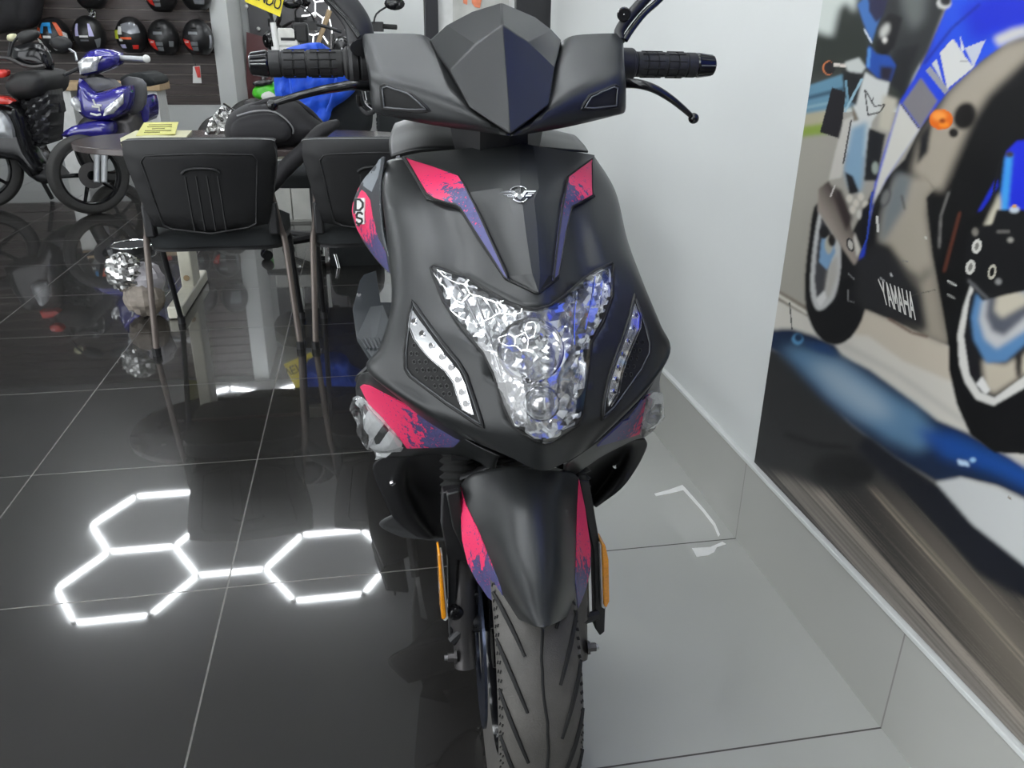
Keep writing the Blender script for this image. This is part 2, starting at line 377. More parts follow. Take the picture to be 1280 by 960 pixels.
# ------------------------------------------------------------ hexagon lamps on the ceiling, the last ones added for light
ED = .49
tb = MB(); tb.box((0, 0, 0), (ED*.94, .018, .016), 'tube'); tb.box((ED*.485, 0, .002), (.026, .034, .018), 'white'); tb.box((-ED*.485, 0, .002), (.026, .034, .018), 'white')
tube_me = None
def lamp(label, edges, loc):
    global tube_me, ORG
    t = thing('hexagon_ceiling_light', label, 'ceiling light', loc)
    for (x0, y0), (x1, y1) in edges:
        if tube_me is None:
            o = obj('light_tube', tb, t, smooth=0, org=V((0, 0, 0))); tube_me = o.data
        else: o = bpy.data.objects.new('light_tube', tube_me); COL.objects.link(o); o.parent = t
        L = math.hypot(x1-x0, y1-y0)
        o.location = ((x0+x1)/2-loc[0], (y0+y1)/2-loc[1], 2.585-loc[2]); o.rotation_euler = (0, 0, math.atan2(y1-y0, x1-x0)); o.scale = (L/ED, 1, 1)
def hexv(cx, cy): return [(cx+ED*math.cos(PI/3*k), cy+ED*math.sin(PI/3*k)) for k in range(6)]
def hexe(cx, cy, skip=()): v = hexv(cx, cy); return [(v[k], v[(k+1) % 6]) for k in range(6) if k not in skip]
S3 = ED*math.sqrt(3)/2
lamp('honeycomb of white light tubes whose reflection crosses the dark floor at left', hexe(-1.89, 5.30)+hexe(-1.89, 5.30+2*S3, (4,))+[((-1.40, 5.30), (-.91, 5.30))]+hexe(-.42, 5.30), (-1.4, 5.3, 2.6))
lamp('white light tubes mirrored between the chair legs', [((-2.08, 8.25), (-2.08, 8.64)), ((-2.08, 8.64), (-1.66, 8.94)), ((-1.66, 8.94), (-1.226, 8.71)), ((-1.226, 8.71), (-1.22, 8.25)), ((-1.226, 8.71), (-.88, 8.92))], (-1.5, 8.6, 2.6))
lamp('honeycomb of white light tubes above the matte black scooter', hexe(-.62, 1.15)+hexe(-.62-1.5*ED, 1.15+S3, (5,))+hexe(-.62+1.5*ED, 1.15+S3, (3,)), (-.6, 1.2, 2.6))
lamp('honeycomb of white light tubes above the spot the picture was taken from', hexe(-.9, -1.0)+hexe(-.9+1.5*ED, -1.0+S3, (3,))+hexe(-.9-1.5*ED, -1.0+S3, (5,)), (-.9, -1.0, 2.6))
lamp('added honeycomb of white light tubes out of view, lighting the parked motorcycles', hexe(-3.9, 4.6)+hexe(-3.9, 4.6+2*S3, (4,)), (-3.9, 4.6, 2.6))  # added lamp, kept out of view at left, to light the motorcycles
lamp('added hexagon of white light tubes brightening the white column and alcove', hexe(-.35, 7.4), (-.35, 7.4, 2.6))  # extra lamp put in to brighten the column and alcove
lamp('added hexagon of white light tubes brightening the rear alcove', hexe(.75, 9.6), (.75, 9.6, 2.6))  # extra lamp put in for alcove light, its reflection hidden behind the scooter

# ------------------------------------------------------------ printed wall picture
def build_mural():
    U0, V0, W, Hh = 925, -30, 420, 1010
    uu, vv = np.meshgrid(np.arange(W)+U0+.5, np.arange(Hh)+V0+.5)
    img = np.zeros((Hh, W, 3))
    def lin(c): c = np.array(c)/255.; return np.where(c <= .04045, c/12.92, ((c+.055)/1.055)**2.4)
    def blur(a, r):
        r = int(round(r))
        if r < 1: return a
        for _ in range(2):
            for ax in (0, 1):
                p = np.pad(a, [(r+1, r) if k == ax else (0, 0) for k in range(2)], mode='edge'); c = np.cumsum(p, axis=ax)
                a = (np.take(c, range(2*r+1, c.shape[ax]), ax)-np.take(c, range(0, c.shape[ax]-2*r-1), ax))/(2*r+1)
        return a
    def mask(poly):
        m = np.zeros((Hh, W), bool); xs = [p[0] for p in poly]; ys = [p[1] for p in poly]
        i0, i1 = max(0, int(min(ys)-V0)-1), min(Hh, int(max(ys)-V0)+2); j0, j1 = max(0, int(min(xs)-U0)-1), min(W, int(max(xs)-U0)+2)
        if i0 >= i1 or j0 >= j1: return m.astype(float)
        x, y = uu[i0:i1, j0:j1], vv[i0:i1, j0:j1]; s = np.zeros(x.shape, bool)
        for k in range(len(poly)):
            (x1, y1), (x2, y2) = poly[k], poly[k-1]
            if y1 == y2: continue
            s ^= ((y1 > y) != (y2 > y)) & (x < (x2-x1)*(y-y1)/(y2-y1)+x1)
        m[i0:i1, j0:j1] = s; return m.astype(float)
    def lay(poly, col, bl=0, col2=None, g=None, a=1.0, sm=False):
        if sm: poly = rnd(poly, 5)
        mk = blur(mask(poly), bl)[..., None]*a; c = lin(col)
        if col2 is not None:
            (x0, y0), (x1, y1) = g; t = np.clip(((uu-x0)*(x1-x0)+(vv-y0)*(y1-y0))/((x1-x0)**2+(y1-y0)**2), 0, 1)[..., None]; c = lin(col)*(1-t)+lin(col2)*t
        img[:] = img*(1-mk)+c*mk
    def ell(cx, cy, rx, ry, col, bl=0, rot=0, **k):
        lay([(cx+rx*math.cos(a)*math.cos(rot)-ry*math.sin(a)*math.sin(rot), cy+rx*math.cos(a)*math.sin(rot)+ry*math.sin(a)*math.cos(rot)) for a in [2*PI*i/28 for i in range(28)]], col, bl, **k)
    def ln(pts, wd, col, bl=0, a=1.0):
        for (x0, y0), (x1, y1) in zip(pts, pts[1:]):
            L = math.hypot(x1-x0, y1-y0) or 1; nx, ny = -(y1-y0)/L*wd/2, (x1-x0)/L*wd/2
            lay([(x0+nx, y0+ny), (x1+nx, y1+ny), (x1-nx, y1-ny), (x0-nx, y0-ny)], col, bl, a=a)
    E_ = 1360
    lay([(900, -60), (E_, -60), (E_, 1000), (900, 1000)], (160, 156, 146))
    lay([(900, -60), (1150, -60), (1150, 140), (900, 140)], (205, 212, 206))
    lay([(1000, 60), (1018, 38), (1040, 45), (1048, 12), (1058, 2), (1068, 16), (1075, -40), (1140, -40), (1140, 135), (980, 130)], (38, 44, 38), 4)
    lay([(980, 100), (1120, 75), (1120, 120), (980, 125)], (58, 60, 55), 5)
    lay([(980, 117), (1056, 92), (1075, 100), (1075, 132), (980, 148)], (96, 138, 160), 1); ln([(980, 130), (1075, 106)], 5, (52, 84, 104), 1); ln([(980, 140), (1075, 121)], 2, (150, 180, 190), 1)
    lay([(980, 147), (1045, 136), (1045, 158), (980, 168)], (172, 165, 140), 2)
    lay([(980, 162), (1045, 152), (1045, 166), (980, 174)], (130, 152, 62), 2)
    # pale track and kerb
    lay([(940, 356), (968, 360), (1008, 388), (1070, 402), (E_, 470), (E_, 640), (1200, 600), (1100, 480), (1040, 432), (950, 412)], (206, 202, 192), 1)
    lay([(940, 352), (966, 358), (1010, 384), (1010, 396), (966, 372), (940, 366)], (120, 110, 98), 1)
    ln([(968, 366), (1010, 392)], 4, (214, 210, 198), 1); ln([(987, 378), (990, 412)], 1.6, (60, 60, 60))
    lay([(1078, 382), (1115, 398), (1190, 434), (1192, 478), (1130, 452), (1085, 420), (1066, 418)], (192, 182, 166), 2)
    ln([(1050, 428), (1120, 466), (1230, 545)], 7, (188, 184, 176), 3)
    # asphalt with streaks running past
    lay([(930, 425), (990, 445), (1064, 530), (1170, 606), (E_, 780), (E_, 1000), (900, 1000)], (42, 42, 43), 2)
    rs = np.random.RandomState(4)
    s = (uu-940)*.735-(vv-600)*.678; t = (uu-940)*.678+(vv-600)*.735
    prof = np.zeros(1400)
    for wd, am in ((1, .5), (3, .5), (8, .6), (22, .6)):
        q = np.repeat(rs.randn(1400//wd+2), wd)[:1400]; kk = np.ones(max(1, wd))/max(1, wd); prof += am*np.convolve(q, kk, 'same')
    def sample(off): return np.interp((s+off+700), np.arange(1400), prof)
    a1 = sample(0)*.5+np.interp((s*1.04+t*.03+690), np.arange(1400), prof)*.5
    k = np.clip((a1+.55)/1.5, 0, 1)[..., None]; warm = np.clip((s+20)/120, 0, 1)[..., None]
    sc = lin((44, 42, 42))*(1-k)+(lin((150, 146, 142))*(1-warm)+lin((158, 146, 130))*warm)*k
    sm = blur(mask([(960, 592), (985, 596), (1020, 612), (1085, 612), (1118, 606), (1150, 604), (E_, 770), (E_, 1000), (900, 1000), (900, 560), (935, 580)]), 6)[..., None]
    img[:] = img*(1-sm)+sc*sm
    lay([(1090, 600), (1115, 608), (1230, 720), (E_, 850), (E_, 1000), (1260, 880)], (150, 140, 126), 22, a=.45)
    ln([(980, 542), (1020, 556), (1065, 560)], 6, (20, 20, 22), 2)
    ell(1055, 588, 40, 22, (14, 14, 16), 5)
    # blue shadow shape
    lay([(958, 412), (990, 411), (1020, 420), (1044, 431), (1052, 445), (1087, 462), (1120, 486), (1142, 502), (1172, 525), (1212, 542), (1262, 572), (E_, 640), (E_, 660), (1247, 608), (1200, 597), (1195, 604), (1169, 602), (1120, 573), (1065, 532), (1025, 496), (987, 450), (955, 432)], (16, 34, 62), 2)
    lay([(975, 432), (1010, 438), (1050, 450), (1100, 485), (1150, 515), (1170, 545), (1150, 565), (1110, 548), (1060, 515), (1015, 475)], (92, 128, 158), 8)
    lay([(1010, 452), (1050, 458), (1100, 495), (1120, 525), (1080, 520), (1040, 492)], (150, 170, 186), 9, a=.9)
    lay([(1140, 535), (1190, 542), (1240, 565), (E_, 625), (E_, 650), (1240, 590), (1180, 572)], (22, 72, 146), 7)
    lay([(1000, 425), (1035, 432), (1048, 446), (1020, 440)], (20, 60, 110), 3, a=.7)
    lay([(1085, 545), (1120, 573), (1168, 603), (1180, 606), (E_, 770), (E_, 800), (1220, 716), (1150, 640), (1110, 600), (1070, 560)], (14, 17, 28), 4)
    lay([(1170, 603), (1200, 597), (1247, 610), (E_, 660), (E_, 770), (1260, 690), (1215, 655)], (205, 207, 206), 2)
    lay([(1197, 574), (1210, 577), (1212, 583), (1198, 581)], (190, 215, 240), 1); ell(1216, 575, 4, 3, (150, 190, 225), 1)
    ell(997, 424, 7, 7, (92, 150, 190), 1); ell(998, 422, 5, 5, (18, 44, 76), 1)
    ln([(1260, 621), (1264, 624)], 2, (120, 100, 70))
    # rear wheel
    lay([(1020, 255), (1011, 300), (1006, 352), (1009, 392), (1024, 422), (1046, 431), (1066, 419), (1081, 390), (1086, 350), (1074, 310), (1045, 270)], (15, 15, 17), 1, sm=True)
    lay([(1025, 262), (1017, 305), (1013, 352), (1016, 378), (1025, 388), (1043, 371), (1051, 330), (1048, 290), (1035, 262)], (192, 192, 190), 1, sm=True)
    lay([(1027, 270), (1021, 310), (1018, 350), (1021, 374), (1030, 372), (1036, 340), (1040, 290)], (62, 62, 66), 1)
    lay([(1036, 330), (1047, 318), (1047, 345), (1037, 372), (1030, 374)], (176, 172, 164), 2); lay([(1020, 374), (1031, 362), (1033, 372), (1025, 384)], (215, 215, 212), 1)
    lay([(1027, 298), (1024, 328), (1034, 337), (1044, 316), (1042, 296)], (122, 158, 192), 1); ell(1036, 306, 5, 12, (180, 176, 160), 1)
    ell(1030, 290, 6, 8, (20, 20, 20), 1); ell(1040, 300, 5, 8, (34, 30, 28), 1)
    # engine and lower fairing
    lay([(1090, 240), (1130, 200), (1185, 90), (1260, 50), (E_, 30), (E_, 470), (1220, 440), (1185, 432), (1113, 399), (1078, 385), (1069, 376), (1070, 330), (1060, 300)], (20, 20, 21), 1)
    lay([(1121, 222), (1176, 222), (1160, 246), (1158, 267), (1165, 319), (1185, 431), (1150, 416), (1146, 345), (1134, 340), (1112, 305), (1099, 304), (1104, 267)], (158, 150, 136), 4)
    lay([(1121, 215), (1140, 222), (1130, 262), (1106, 300), (1100, 304), (1104, 267)], (110, 116, 118), 4)
    lay([(1110, 322), (1134, 336), (1150, 350), (1160, 330), (1170, 350), (1182, 425), (1130, 404), (1120, 370)], (92, 88, 80), 6); lay([(1150, 355), (1166, 340), (1183, 428), (1160, 418)], (150, 142, 128), 4)
    lay([(1082, 310), (1100, 305), (1122, 326), (1150, 366), (1158, 414), (1113, 398), (1080, 384), (1070, 375), (1071, 325)], (34, 34, 36), 4)
    ln([(1127, 244), (1131, 262)], 2, (60, 58, 54), 1); ln([(1145, 205), (1168, 236)], 2.2, (70, 66, 60), 1); ln([(1116, 375), (1170, 362)], 1, (80, 76, 70))
    lay([(1158, 248), (1172, 233), (1200, 200), (1240, 120), (E_, 80), (E_, 400), (1215, 400), (1200, 440), (1186, 430), (1166, 319)], (12, 12, 13), 1)
    ln([(1186, 240), (1176, 270), (1174, 310)], 2.4, (120, 118, 114), 1); ln([(1200, 265), (1188, 310), (1180, 340)], 3.4, (92, 48, 34), 1); ln([(1184, 351), (1196, 357)], 2, (200, 200, 195)); ln([(1184, 368), (1194, 373)], 2, (150, 150, 145))
    ln([(1100, 347), (1106, 352)], 2, (150, 150, 150)); ln([(1113, 341), (1115, 346)], 2, (200, 200, 200)); ln([(1128, 326), (1135, 327)], 1.6, (110, 110, 108)); ln([(1156, 296), (1159, 299)], 2.5, (200, 198, 190))
    ln([(1060, 342), (1068, 349)], 1.6, (120, 120, 120)); ln([(1060, 362), (1060, 376), (1068, 378)], 1.4, (110, 110, 110)); ln([(1110, 398), (1140, 416), (1160, 421)], 3, (96, 72, 60), 1)
    # upper fairing: pale inner face, blue skin, flashes
    lay([(E_, 20), (1280, 49), (1257, 56), (1214, 89), (1186, 117), (1149, 180), (1140, 215), (1176, 240), (1198, 188), (1214, 150), (1236, 117), (1290, 66), (E_, 40)], (164, 155, 140), 5)
    lay([(1150, 170), (1165, 150), (1160, 190), (1146, 206)], (26, 26, 28), 2)
    lay([(1205, -40), (1153, 77), (1142, 98), (1125, 127), (1094, 226), (1083, 302), (1073, 325), (1080, 320), (1092, 250), (1107, 225), (1149, 160), (1186, 113), (1228, 75), (1263, 50), (E_, 5), (E_, -40)], (28, 62, 205), 1, (38, 84, 222), ((1150, 100), (1230, 40)))
    lay([(1200, 10), (1240, -10), (E_, -20), (E_, 20), (1250, 44), (1215, 55)], (24, 44, 196), 8); ln([(1155, 80), (1190, 35), (1225, 5)], 3, (20, 36, 150), 1)
    lay([(1242, 47), (1265, 36), (E_, 18), (E_, 30), (1280, 44), (1262, 52), (1248, 58)], (206, 204, 200), 3)
    lay([(1097, 226), (1125, 129), (1149, 162), (1108, 223), (1088, 262), (1082, 298), (1090, 258)], (208, 206, 197), 1)
    lay([(1151, 97), (1172, 126), (1150, 160), (1128, 129)], (122, 119, 122), 1); ln([(1126, 130), (1149, 161)], 1.6, (70, 70, 72))
    lay([(1157, 88), (1163, 83), (1186, 112), (1181, 118)], (150, 152, 160)); lay([(1165, 80), (1171, 74), (1179, 104)], (200, 204, 206))
    lay([(1191, 48), (1201, 62), (1206, 70), (1217, 84), (1184, 111), (1175, 66)], (214, 214, 210)); lay([(1200, 44), (1206, 62), (1202, 66)], (218, 220, 222)); lay([(1206, 60), (1232, 50), (1217, 84)], (196, 200, 214))
    ell(1205, 76, 5, 1.2, (170, 170, 168))
    # rider
    lay([(1085, -40), (1200, -40), (1160, 66), (1128, 118), (1112, 105), (1110, 60), (1096, 30)], (44, 46, 47), 2); lay([(1130, -30), (1162, -30), (1155, 25), (1140, 40), (1128, 10)], (98, 102, 100), 6); lay([(1120, 62), (1150, 55), (1128, 118), (1112, 104)], (28, 30, 32), 2)
    ell(1180, 4, 9, 7, (205, 205, 200), 1); ell(1182, 1, 7, 6, (40, 40, 42), 1)
    lay([(1072, 6), (1086, -10), (1110, -10), (1096, 34), (1089, 54), (1080, 30)], (62, 108, 172), 1); lay([(1085, -10), (1112, -10), (1104, 20), (1095, 28), (1086, 14)], (34, 34, 66), 1); ln([(1080, 36), (1090, 54)], 2, (205, 212, 220))
    lay([(1096, 36), (1112, 16), (1128, 22), (1118, 60), (1106, 70), (1095, 64)], (20, 20, 22), 1); ell(1106, 38, 5, 10, (196, 196, 190), 2, .5); ell(1106, 50, 3, 4, (225, 222, 215), 1)
    lay([(1086, 56), (1096, 68), (1112, 70), (1120, 82), (1113, 102), (1098, 98), (1083, 84)], (30, 74, 160), 1); ln([(1087, 60), (1085, 84)], 3, (90, 150, 210), 1); lay([(1100, 82), (1118, 84), (1112, 103), (1100, 100)], (34, 30, 46), 2)
    lay([(1082, 90), (1096, 99), (1112, 103), (1107, 127), (1090, 152), (1080, 196), (1058, 190), (1064, 150), (1070, 118)], (206, 208, 205), 1)
    lay([(1104, 118), (1122, 124), (1112, 165), (1098, 160)], (190, 184, 168), 2); lay([(1064, 128), (1074, 150), (1066, 152)], (120, 110, 95), 1)
    lay([(1064, 160), (1084, 152), (1079, 226), (1076, 240), (1062, 236), (1054, 210)], (130, 162, 186), 3); lay([(1086, 160), (1107, 168), (1096, 226), (1080, 226)], (22, 24, 28), 1); ell(1094, 210, 4, 8, (150, 160, 150), 1)
    ln([(1081, 112), (1085, 144), (1100, 140), (1106, 131), (1093, 133), (1082, 113)], 1.8, (34, 32, 34)); ln([(1087, 122), (1090, 128), (1092, 121)], 1.2, (60, 58, 58))
    lay([(1056, 215), (1066, 220), (1074, 240), (1062, 244)], (24, 24, 28), 1)
    # tail lamp and plate
    ell(1036, 85, 8, 9, (206, 120, 70), 0); ell(1037, 85, 7, 8, (26, 24, 26), 0); ln([(1042, 81), (1058, 82)], 4, (215, 205, 195)); lay([(1056, 78), (1074, 72), (1082, 84), (1074, 96), (1060, 90)], (196, 200, 196), 1)
    lay([(1052, 88), (1080, 92), (1070, 132), (1056, 122)], (26, 28, 30), 1); ln([(1078, 98), (1062, 128), (1056, 140)], 3, (150, 184, 200)); ln([(1057, 100), (1060, 128)], 3, (110, 150, 170))
    lay([(1040, 109), (1057, 115), (1051, 174), (1025, 165)], (24, 22, 26))
    lay([(1055, 150), (1066, 145), (1052, 222), (1036, 225), (1044, 190)], (196, 192, 184), 1); ln([(1064, 150), (1054, 205)], 2, (30, 28, 28))
    # silencer and foot peg
    lay([(1023, 236), (1036, 226), (1058, 266), (1076, 318), (1068, 332), (1050, 306), (1022, 264)], (150, 140, 130), 1, (70, 60, 56), ((1035, 275), (1055, 262))); lay([(1040, 232), (1052, 238), (1066, 272), (1058, 290), (1048, 262)], (44, 34, 34), 2)
    ln([(1044, 231), (1038, 246)], 2, (200, 195, 190)); ell(1063, 306, 5, 9, (30, 30, 32), 0, -.3); ell(1063, 306, 3, 6, (190, 186, 178), 0, -.3); lay([(1068, 290), (1076, 312), (1071, 322), (1067, 300)], (205, 200, 190), 1)
    for q in ((1062, 248), (1070, 254), (1076, 246), (1066, 262), (1082, 256)): ell(q[0], q[1], 4, 5, (205, 198, 186), 1)
    ell(1074, 268, 3, 6, (200, 196, 188), 1); lay([(1078, 262), (1090, 250), (1082, 305), (1076, 300)], (14, 16, 26), 1); ln([(1090, 240), (1084, 298), (1074, 322)], 2, (40, 70, 170))
    ell(1107, 247, 6, 12, (74, 76, 76), 1, .3); ell(1107, 247, 4, 9, (112, 112, 110), 1, .3); ln([(1096, 270), (1098, 290)], 3, (205, 204, 198))
    # fork, caliper, front wheel
    lay([(1213, 300), (1197, 358), (1186, 420), (1186, 462), (1196, 506), (1213, 544), (1243, 566), (1285, 568), (E_, 540), (E_, 280)], (12, 12, 14), 1, sm=False)
    for outer, inner, c in (([(1217, 345), (1204, 385), (1197, 418), (1199, 455), (1206, 478), (1220, 499), (1242, 507), (1282, 484), (E_, 420)], [(E_, 408), (1280, 470), (1243, 497), (1225, 490), (1212, 468), (1205, 420), (1211, 385), (1222, 350)], (216, 214, 208)),):
        lay(outer+inner, c, 1)
    lay([(1212, 372), (1206, 420), (1213, 466), (1226, 488), (1243, 495), (1280, 468), (E_, 400), (E_, 320), (1230, 340)], (24, 24, 28), 1)
    lay([(1228, 450), (1256, 456), (1280, 442), (E_, 400), (E_, 420), (1282, 466), (1243, 492), (1232, 486)], (192, 182, 164), 3); lay([(1220, 480), (1228, 470), (1238, 488), (1232, 494)], (225, 224, 220), 1); lay([(1268, 440), (1279, 436), (1276, 474), (1270, 470)], (40, 36, 34), 2)
    lay([(1220, 368), (1214, 396), (1217, 424), (1233, 454), (1257, 452), (1282, 430), (E_, 380), (E_, 330), (1260, 350)], (88, 132, 176), 2); lay([(1228, 376), (1224, 400), (1231, 424), (1246, 436), (1280, 414), (E_, 360), (E_, 340), (1260, 350)], (196, 196, 196), 3)
    lay([(1235, 368), (1232, 396), (1240, 414), (1255, 420), (1282, 396), (E_, 350), (E_, 330), (1260, 345)], (84, 88, 98), 3); lay([(1246, 368), (1243, 388), (1252, 398), (1280, 382), (E_, 340), (E_, 320), (1262, 340)], (196, 188, 170), 3); ell(1284, 345, 14, 20, (60, 110, 160), 5)
    lay([(1258, 190), (1272, 176), (E_, 170), (E_, 300), (1268, 268), (1248, 268)], (28, 44, 205), 1); lay([(1257, 196), (1266, 192), (1259, 268), (1249, 268)], (66, 156, 226), 2); lay([(1222, 265), (1246, 222), (1248, 232), (1228, 262)], (24, 44, 190), 1); lay([(1230, 282), (1250, 240), (1252, 275), (1240, 285)], (196, 190, 170), 2); ln([(1250, 200), (1240, 250), (1228, 266)], 3, (26, 26, 28)); ell(1262, 193, 5, 4, (60, 56, 60), 1)
    lay([(1208, 300), (1222, 284), (1240, 280), (1246, 262), (1280, 262), (E_, 300), (E_, 350), (1270, 366), (1228, 376), (1206, 348)], (20, 20, 22), 1)
    ell(1221, 308, 6, 9, (206, 204, 196), 0, .25); ell(1221, 308, 2.5, 5, (120, 118, 112), 0, .25); ell(1213, 334, 6, 9, (206, 204, 196), 0, .25); ell(1213, 334, 2.5, 5, (120, 118, 112), 0, .25); ell(1240, 340, 5, 9, (190, 186, 170), 0, .2); ell(1240, 340, 3, 6, (18, 18, 18), 0, .2)
    ell(1268, 262, 6, 4, (196, 206, 214), 1); ell(1268, 258, 3, 2, (206, 150, 70), 0); ell(1219, 290, 4, 5, (120, 116, 108), 1); ell(1248, 352, 4, 4, (130, 130, 128), 1); ln([(1246, 290), (1262, 290)], 3, (110, 108, 104), 1)
    ln([(1210, 350), (1235, 374)], 4, (92, 92, 94), 1); ell(1263, 300, 4, 3, (150, 148, 140), 1)
    # indicator
    ell(1206, 145, 14, 18, (18, 15, 14), 2, .4); ell(1192, 166, 6, 6, (22, 18, 16), 1)
    ell(1176.5, 149.5, 15, 13, (222, 104, 18), 0); ell(1174, 145, 9, 6, (250, 158, 70), 2); ell(1180, 156, 6, 4, (244, 140, 40), 1); ell(1178, 151, 4, 3, (150, 60, 10), 1)
    # lettering on the belly
    c00, c10, c01, c11 = (1105.4, 378.8), (1144, 398.6), (1098.2, 350.2), (1140.5, 367)
    quads = []
    for q in strokes('YAMAHA', lw=.085, gap=.30, aspect=.62):
        pp = []
        for (x, y) in q: pp.append(tuple(c00[i]*(1-x)*(1-y)+c10[i]*x*(1-y)+c01[i]*(1-x)*y+c11[i]*x*y for i in (0, 1)))
        quads.append(pp)
    # mesh on the wall
    X = .8575; y1 = 1.512; z0 = .2235; ya = .58; za = 1.22; n1, n2 = 470, 470
    ys = [y1-(y1-ya)*i/n1 for i in range(n1+1)]+[.4, 0, -.6]; zz = [z0+(za-z0)*i/n2 for i in range(n2+1)]+[1.4, 1.8]
    vs = [V((X, y, z)) for z in zz for y in ys]
    A = np.array([tuple(p-EYE) for p in vs]); zc = A@np.array(fw); ok = zc > .1; zs_ = np.where(ok, zc, 1)
    u = np.where(ok, 640+F*(A@np.array(RT))/zs_, 1340); v = np.where(ok, 480-F*(A@np.array(UP))/zs_, 500)
    fx = np.clip(u-U0-.5, 0, W-1.01); fy = np.clip(v-V0-.5, 0, Hh-1.01); i = fy.astype(int); j = fx.astype(int); a = (fy-i)[:, None]; c = (fx-j)[:, None]
    cols = img[i, j]*(1-a)*(1-c)+img[i+1, j]*a*(1-c)+img[i, j+1]*(1-a)*c+img[i+1, j+1]*a*c
    nc = len(ys)
    m_, nt, bb = nodes('printed_picture'); at = nt.nodes.new('ShaderNodeVertexColor'); at.layer_name = 'print'; nt.links.new(at.outputs[0], bb.inputs['Base Color']); bb.inputs['Roughness'].default_value = .45; bb.inputs['Specular IOR Level'].default_value = .3
    MT['print'] = m_
    me = bpy.data.meshes.new('wall_picture')
    k0 = len(vs); vs2 = vs+[V((.8605, ys[i], z)) for z in (z0, 1.8) for i in (0, -1)]
    me.from_pydata([tuple(p) for p in vs2], [], [[i*nc+j, (i+1)*nc+j, (i+1)*nc+j+1, i*nc+j+1] for i in range(len(zz)-1) for j in range(nc-1)]+[[0, k0, k0+2, (len(zz)-1)*nc][::-1], [0, nc-1, k0+1, k0][::-1]])
    at2 = me.color_attributes.new('print', 'FLOAT_COLOR', 'POINT'); arr = np.ones((len(vs2), 4)); arr[:len(cols), :3] = np.array(cols)*.80; at2.data.foreach_set('color', arr.ravel())
    me.materials.append(m_); o = bpy.data.objects.new('wall_picture', me); COL.objects.link(o)
    tag(o, 'large printed picture of a blue racing motorcycle and rider on the right-hand wall', 'poster')
    b = MB(); MT['printw'] = mat('printed_white', (.52, .51, .48), .45, spec=.3)
    for pp in quads: b.add([PX(u_, v_, X-.0006) for u_, v_ in pp], [[0, 1, 2, 3]], 'printw')
    obj('lettering', b, o, smooth=0, org=V((0, 0, 0)))
build_mural()

# ------------------------------------------------------------ the matte black scooter
XS = .21
SL = V((XS, 1.25, 0))
sco = thing('motor_scooter', 'matte black scooter with pink and blue spatter graphics, facing out beside the white wall', 'scooter', SL)
MT['sp_top'] = splat('spatter_top', P(520, 195, 1.26), P(600, 300, 1.05), SL, thr=.47, sc=60)
MT['sp_topR'] = splat('spatter_top_right', P(741, 190, 1.26), P(712, 300, 1.05), SL, thr=.47, sc=60)
MT['sp_lowL'] = splat('spatter_low', P(452, 480, 1.12), P(600, 560, .98), SL, thr=.50, sc=75)
MT['sp_lowR'] = splat('spatter_low_right', P(812, 490, 1.12), P(735, 545, .98), SL, thr=.42, sc=75)
MT['sp_fenL'] = splat('spatter_fender', P(577, 600, 1.0), P(625, 765, .86), SL, thr=.60, sc=70, stretch=(1.6, 1, .45))
MT['sp_fenR'] = splat('spatter_fender_right', P(722, 597, 1.0), P(722, 765, .86), SL, thr=.66, sc=70, stretch=(1.6, 1, .45))
MT['sp_side'] = splat('spatter_side', P(470, 195, 1.35), P(480, 330, 1.28), SL, thr=.66, sc=60)
MT['honey'] = mat('vent_mesh', (.003, .003, .003), .7); MT['honeyedge'] = mat('vent_web', (.014, .014, .014), .35); MT['honeyhole'] = mat('vent_hole', (.002, .002, .002), .9)
MT['hexline'] = mat('panel_gap', (.004, .004, .004), .6)
MT['trimline'] = mat('panel_edge', (.10, .105, .11), .3)
def mir(p): return V((2*XS-p.x, p.y, p.z))

# --- front apron
R_ = [[(494, 203, 1.40), (487, 201, 1.315), (535, 194, 1.30), (580, 190, 1.27), (656, 186, 1.235), (704, 190, 1.27), (722, 192, 1.29), (741, 195, 1.315), (738, 202, 1.40)],
      [(490, 236, 1.34), (480, 238, 1.25), (520, 244, 1.193), (572, 248, 1.162), (652, 245, 1.105), (708, 246, 1.162), (738, 243, 1.193), (767, 239, 1.25), (760, 240, 1.34)],
      [(497, 305, 1.26), (487, 305, 1.165), (528, 310, 1.100), (585, 310, 1.086), (661, 305, 1.03), (718, 308, 1.088), (752, 303, 1.105), (782, 300, 1.165), (776, 302, 1.26)],
      [(500, 378, 1.19), (492, 376, 1.085), (528, 376, 1.040), (585, 374, 1.018), (671, 369, .965), (730, 369, 1.018), (768, 361, 1.040), (802, 355, 1.085), (795, 358, 1.19)],
      [(490, 434, 1.16), (477, 433, 1.05), (520, 430, 1.005), (583, 430, .965), (676, 430, .928), (738, 428, .965), (785, 416, 1.005), (823, 406, 1.05), (815, 408, 1.16)],
      [(480, 468, 1.14), (462, 463, 1.04), (525, 484, .985), (590, 490, .942), (680, 500, .897), (742, 480, .942), (793, 464, .985), (835, 441, 1.04), (826, 448, 1.14)],
      [(515, 512, 1.05), (522, 509, .985), (556, 520, .952), (610, 535, .918), (681, 548, .888), (730, 530, .918), (768, 510, .95), (800, 494, .98), (800, 496, 1.05)],
      [(575, 552, 1.0), (583, 547, .945), (606, 556, .932), (637, 569, .912), (676, 586, .905), (708, 575, .912), (728, 563, .93), (748, 547, .945), (744, 550, 1.0)]]
G = patch(R_, 6, 7)
rr = [[p+V((0, .05, .0)) for p in G[-1]]]
apron_bvh = bvh_of(G)
S = on_surf(apron_bvh, 1.0)
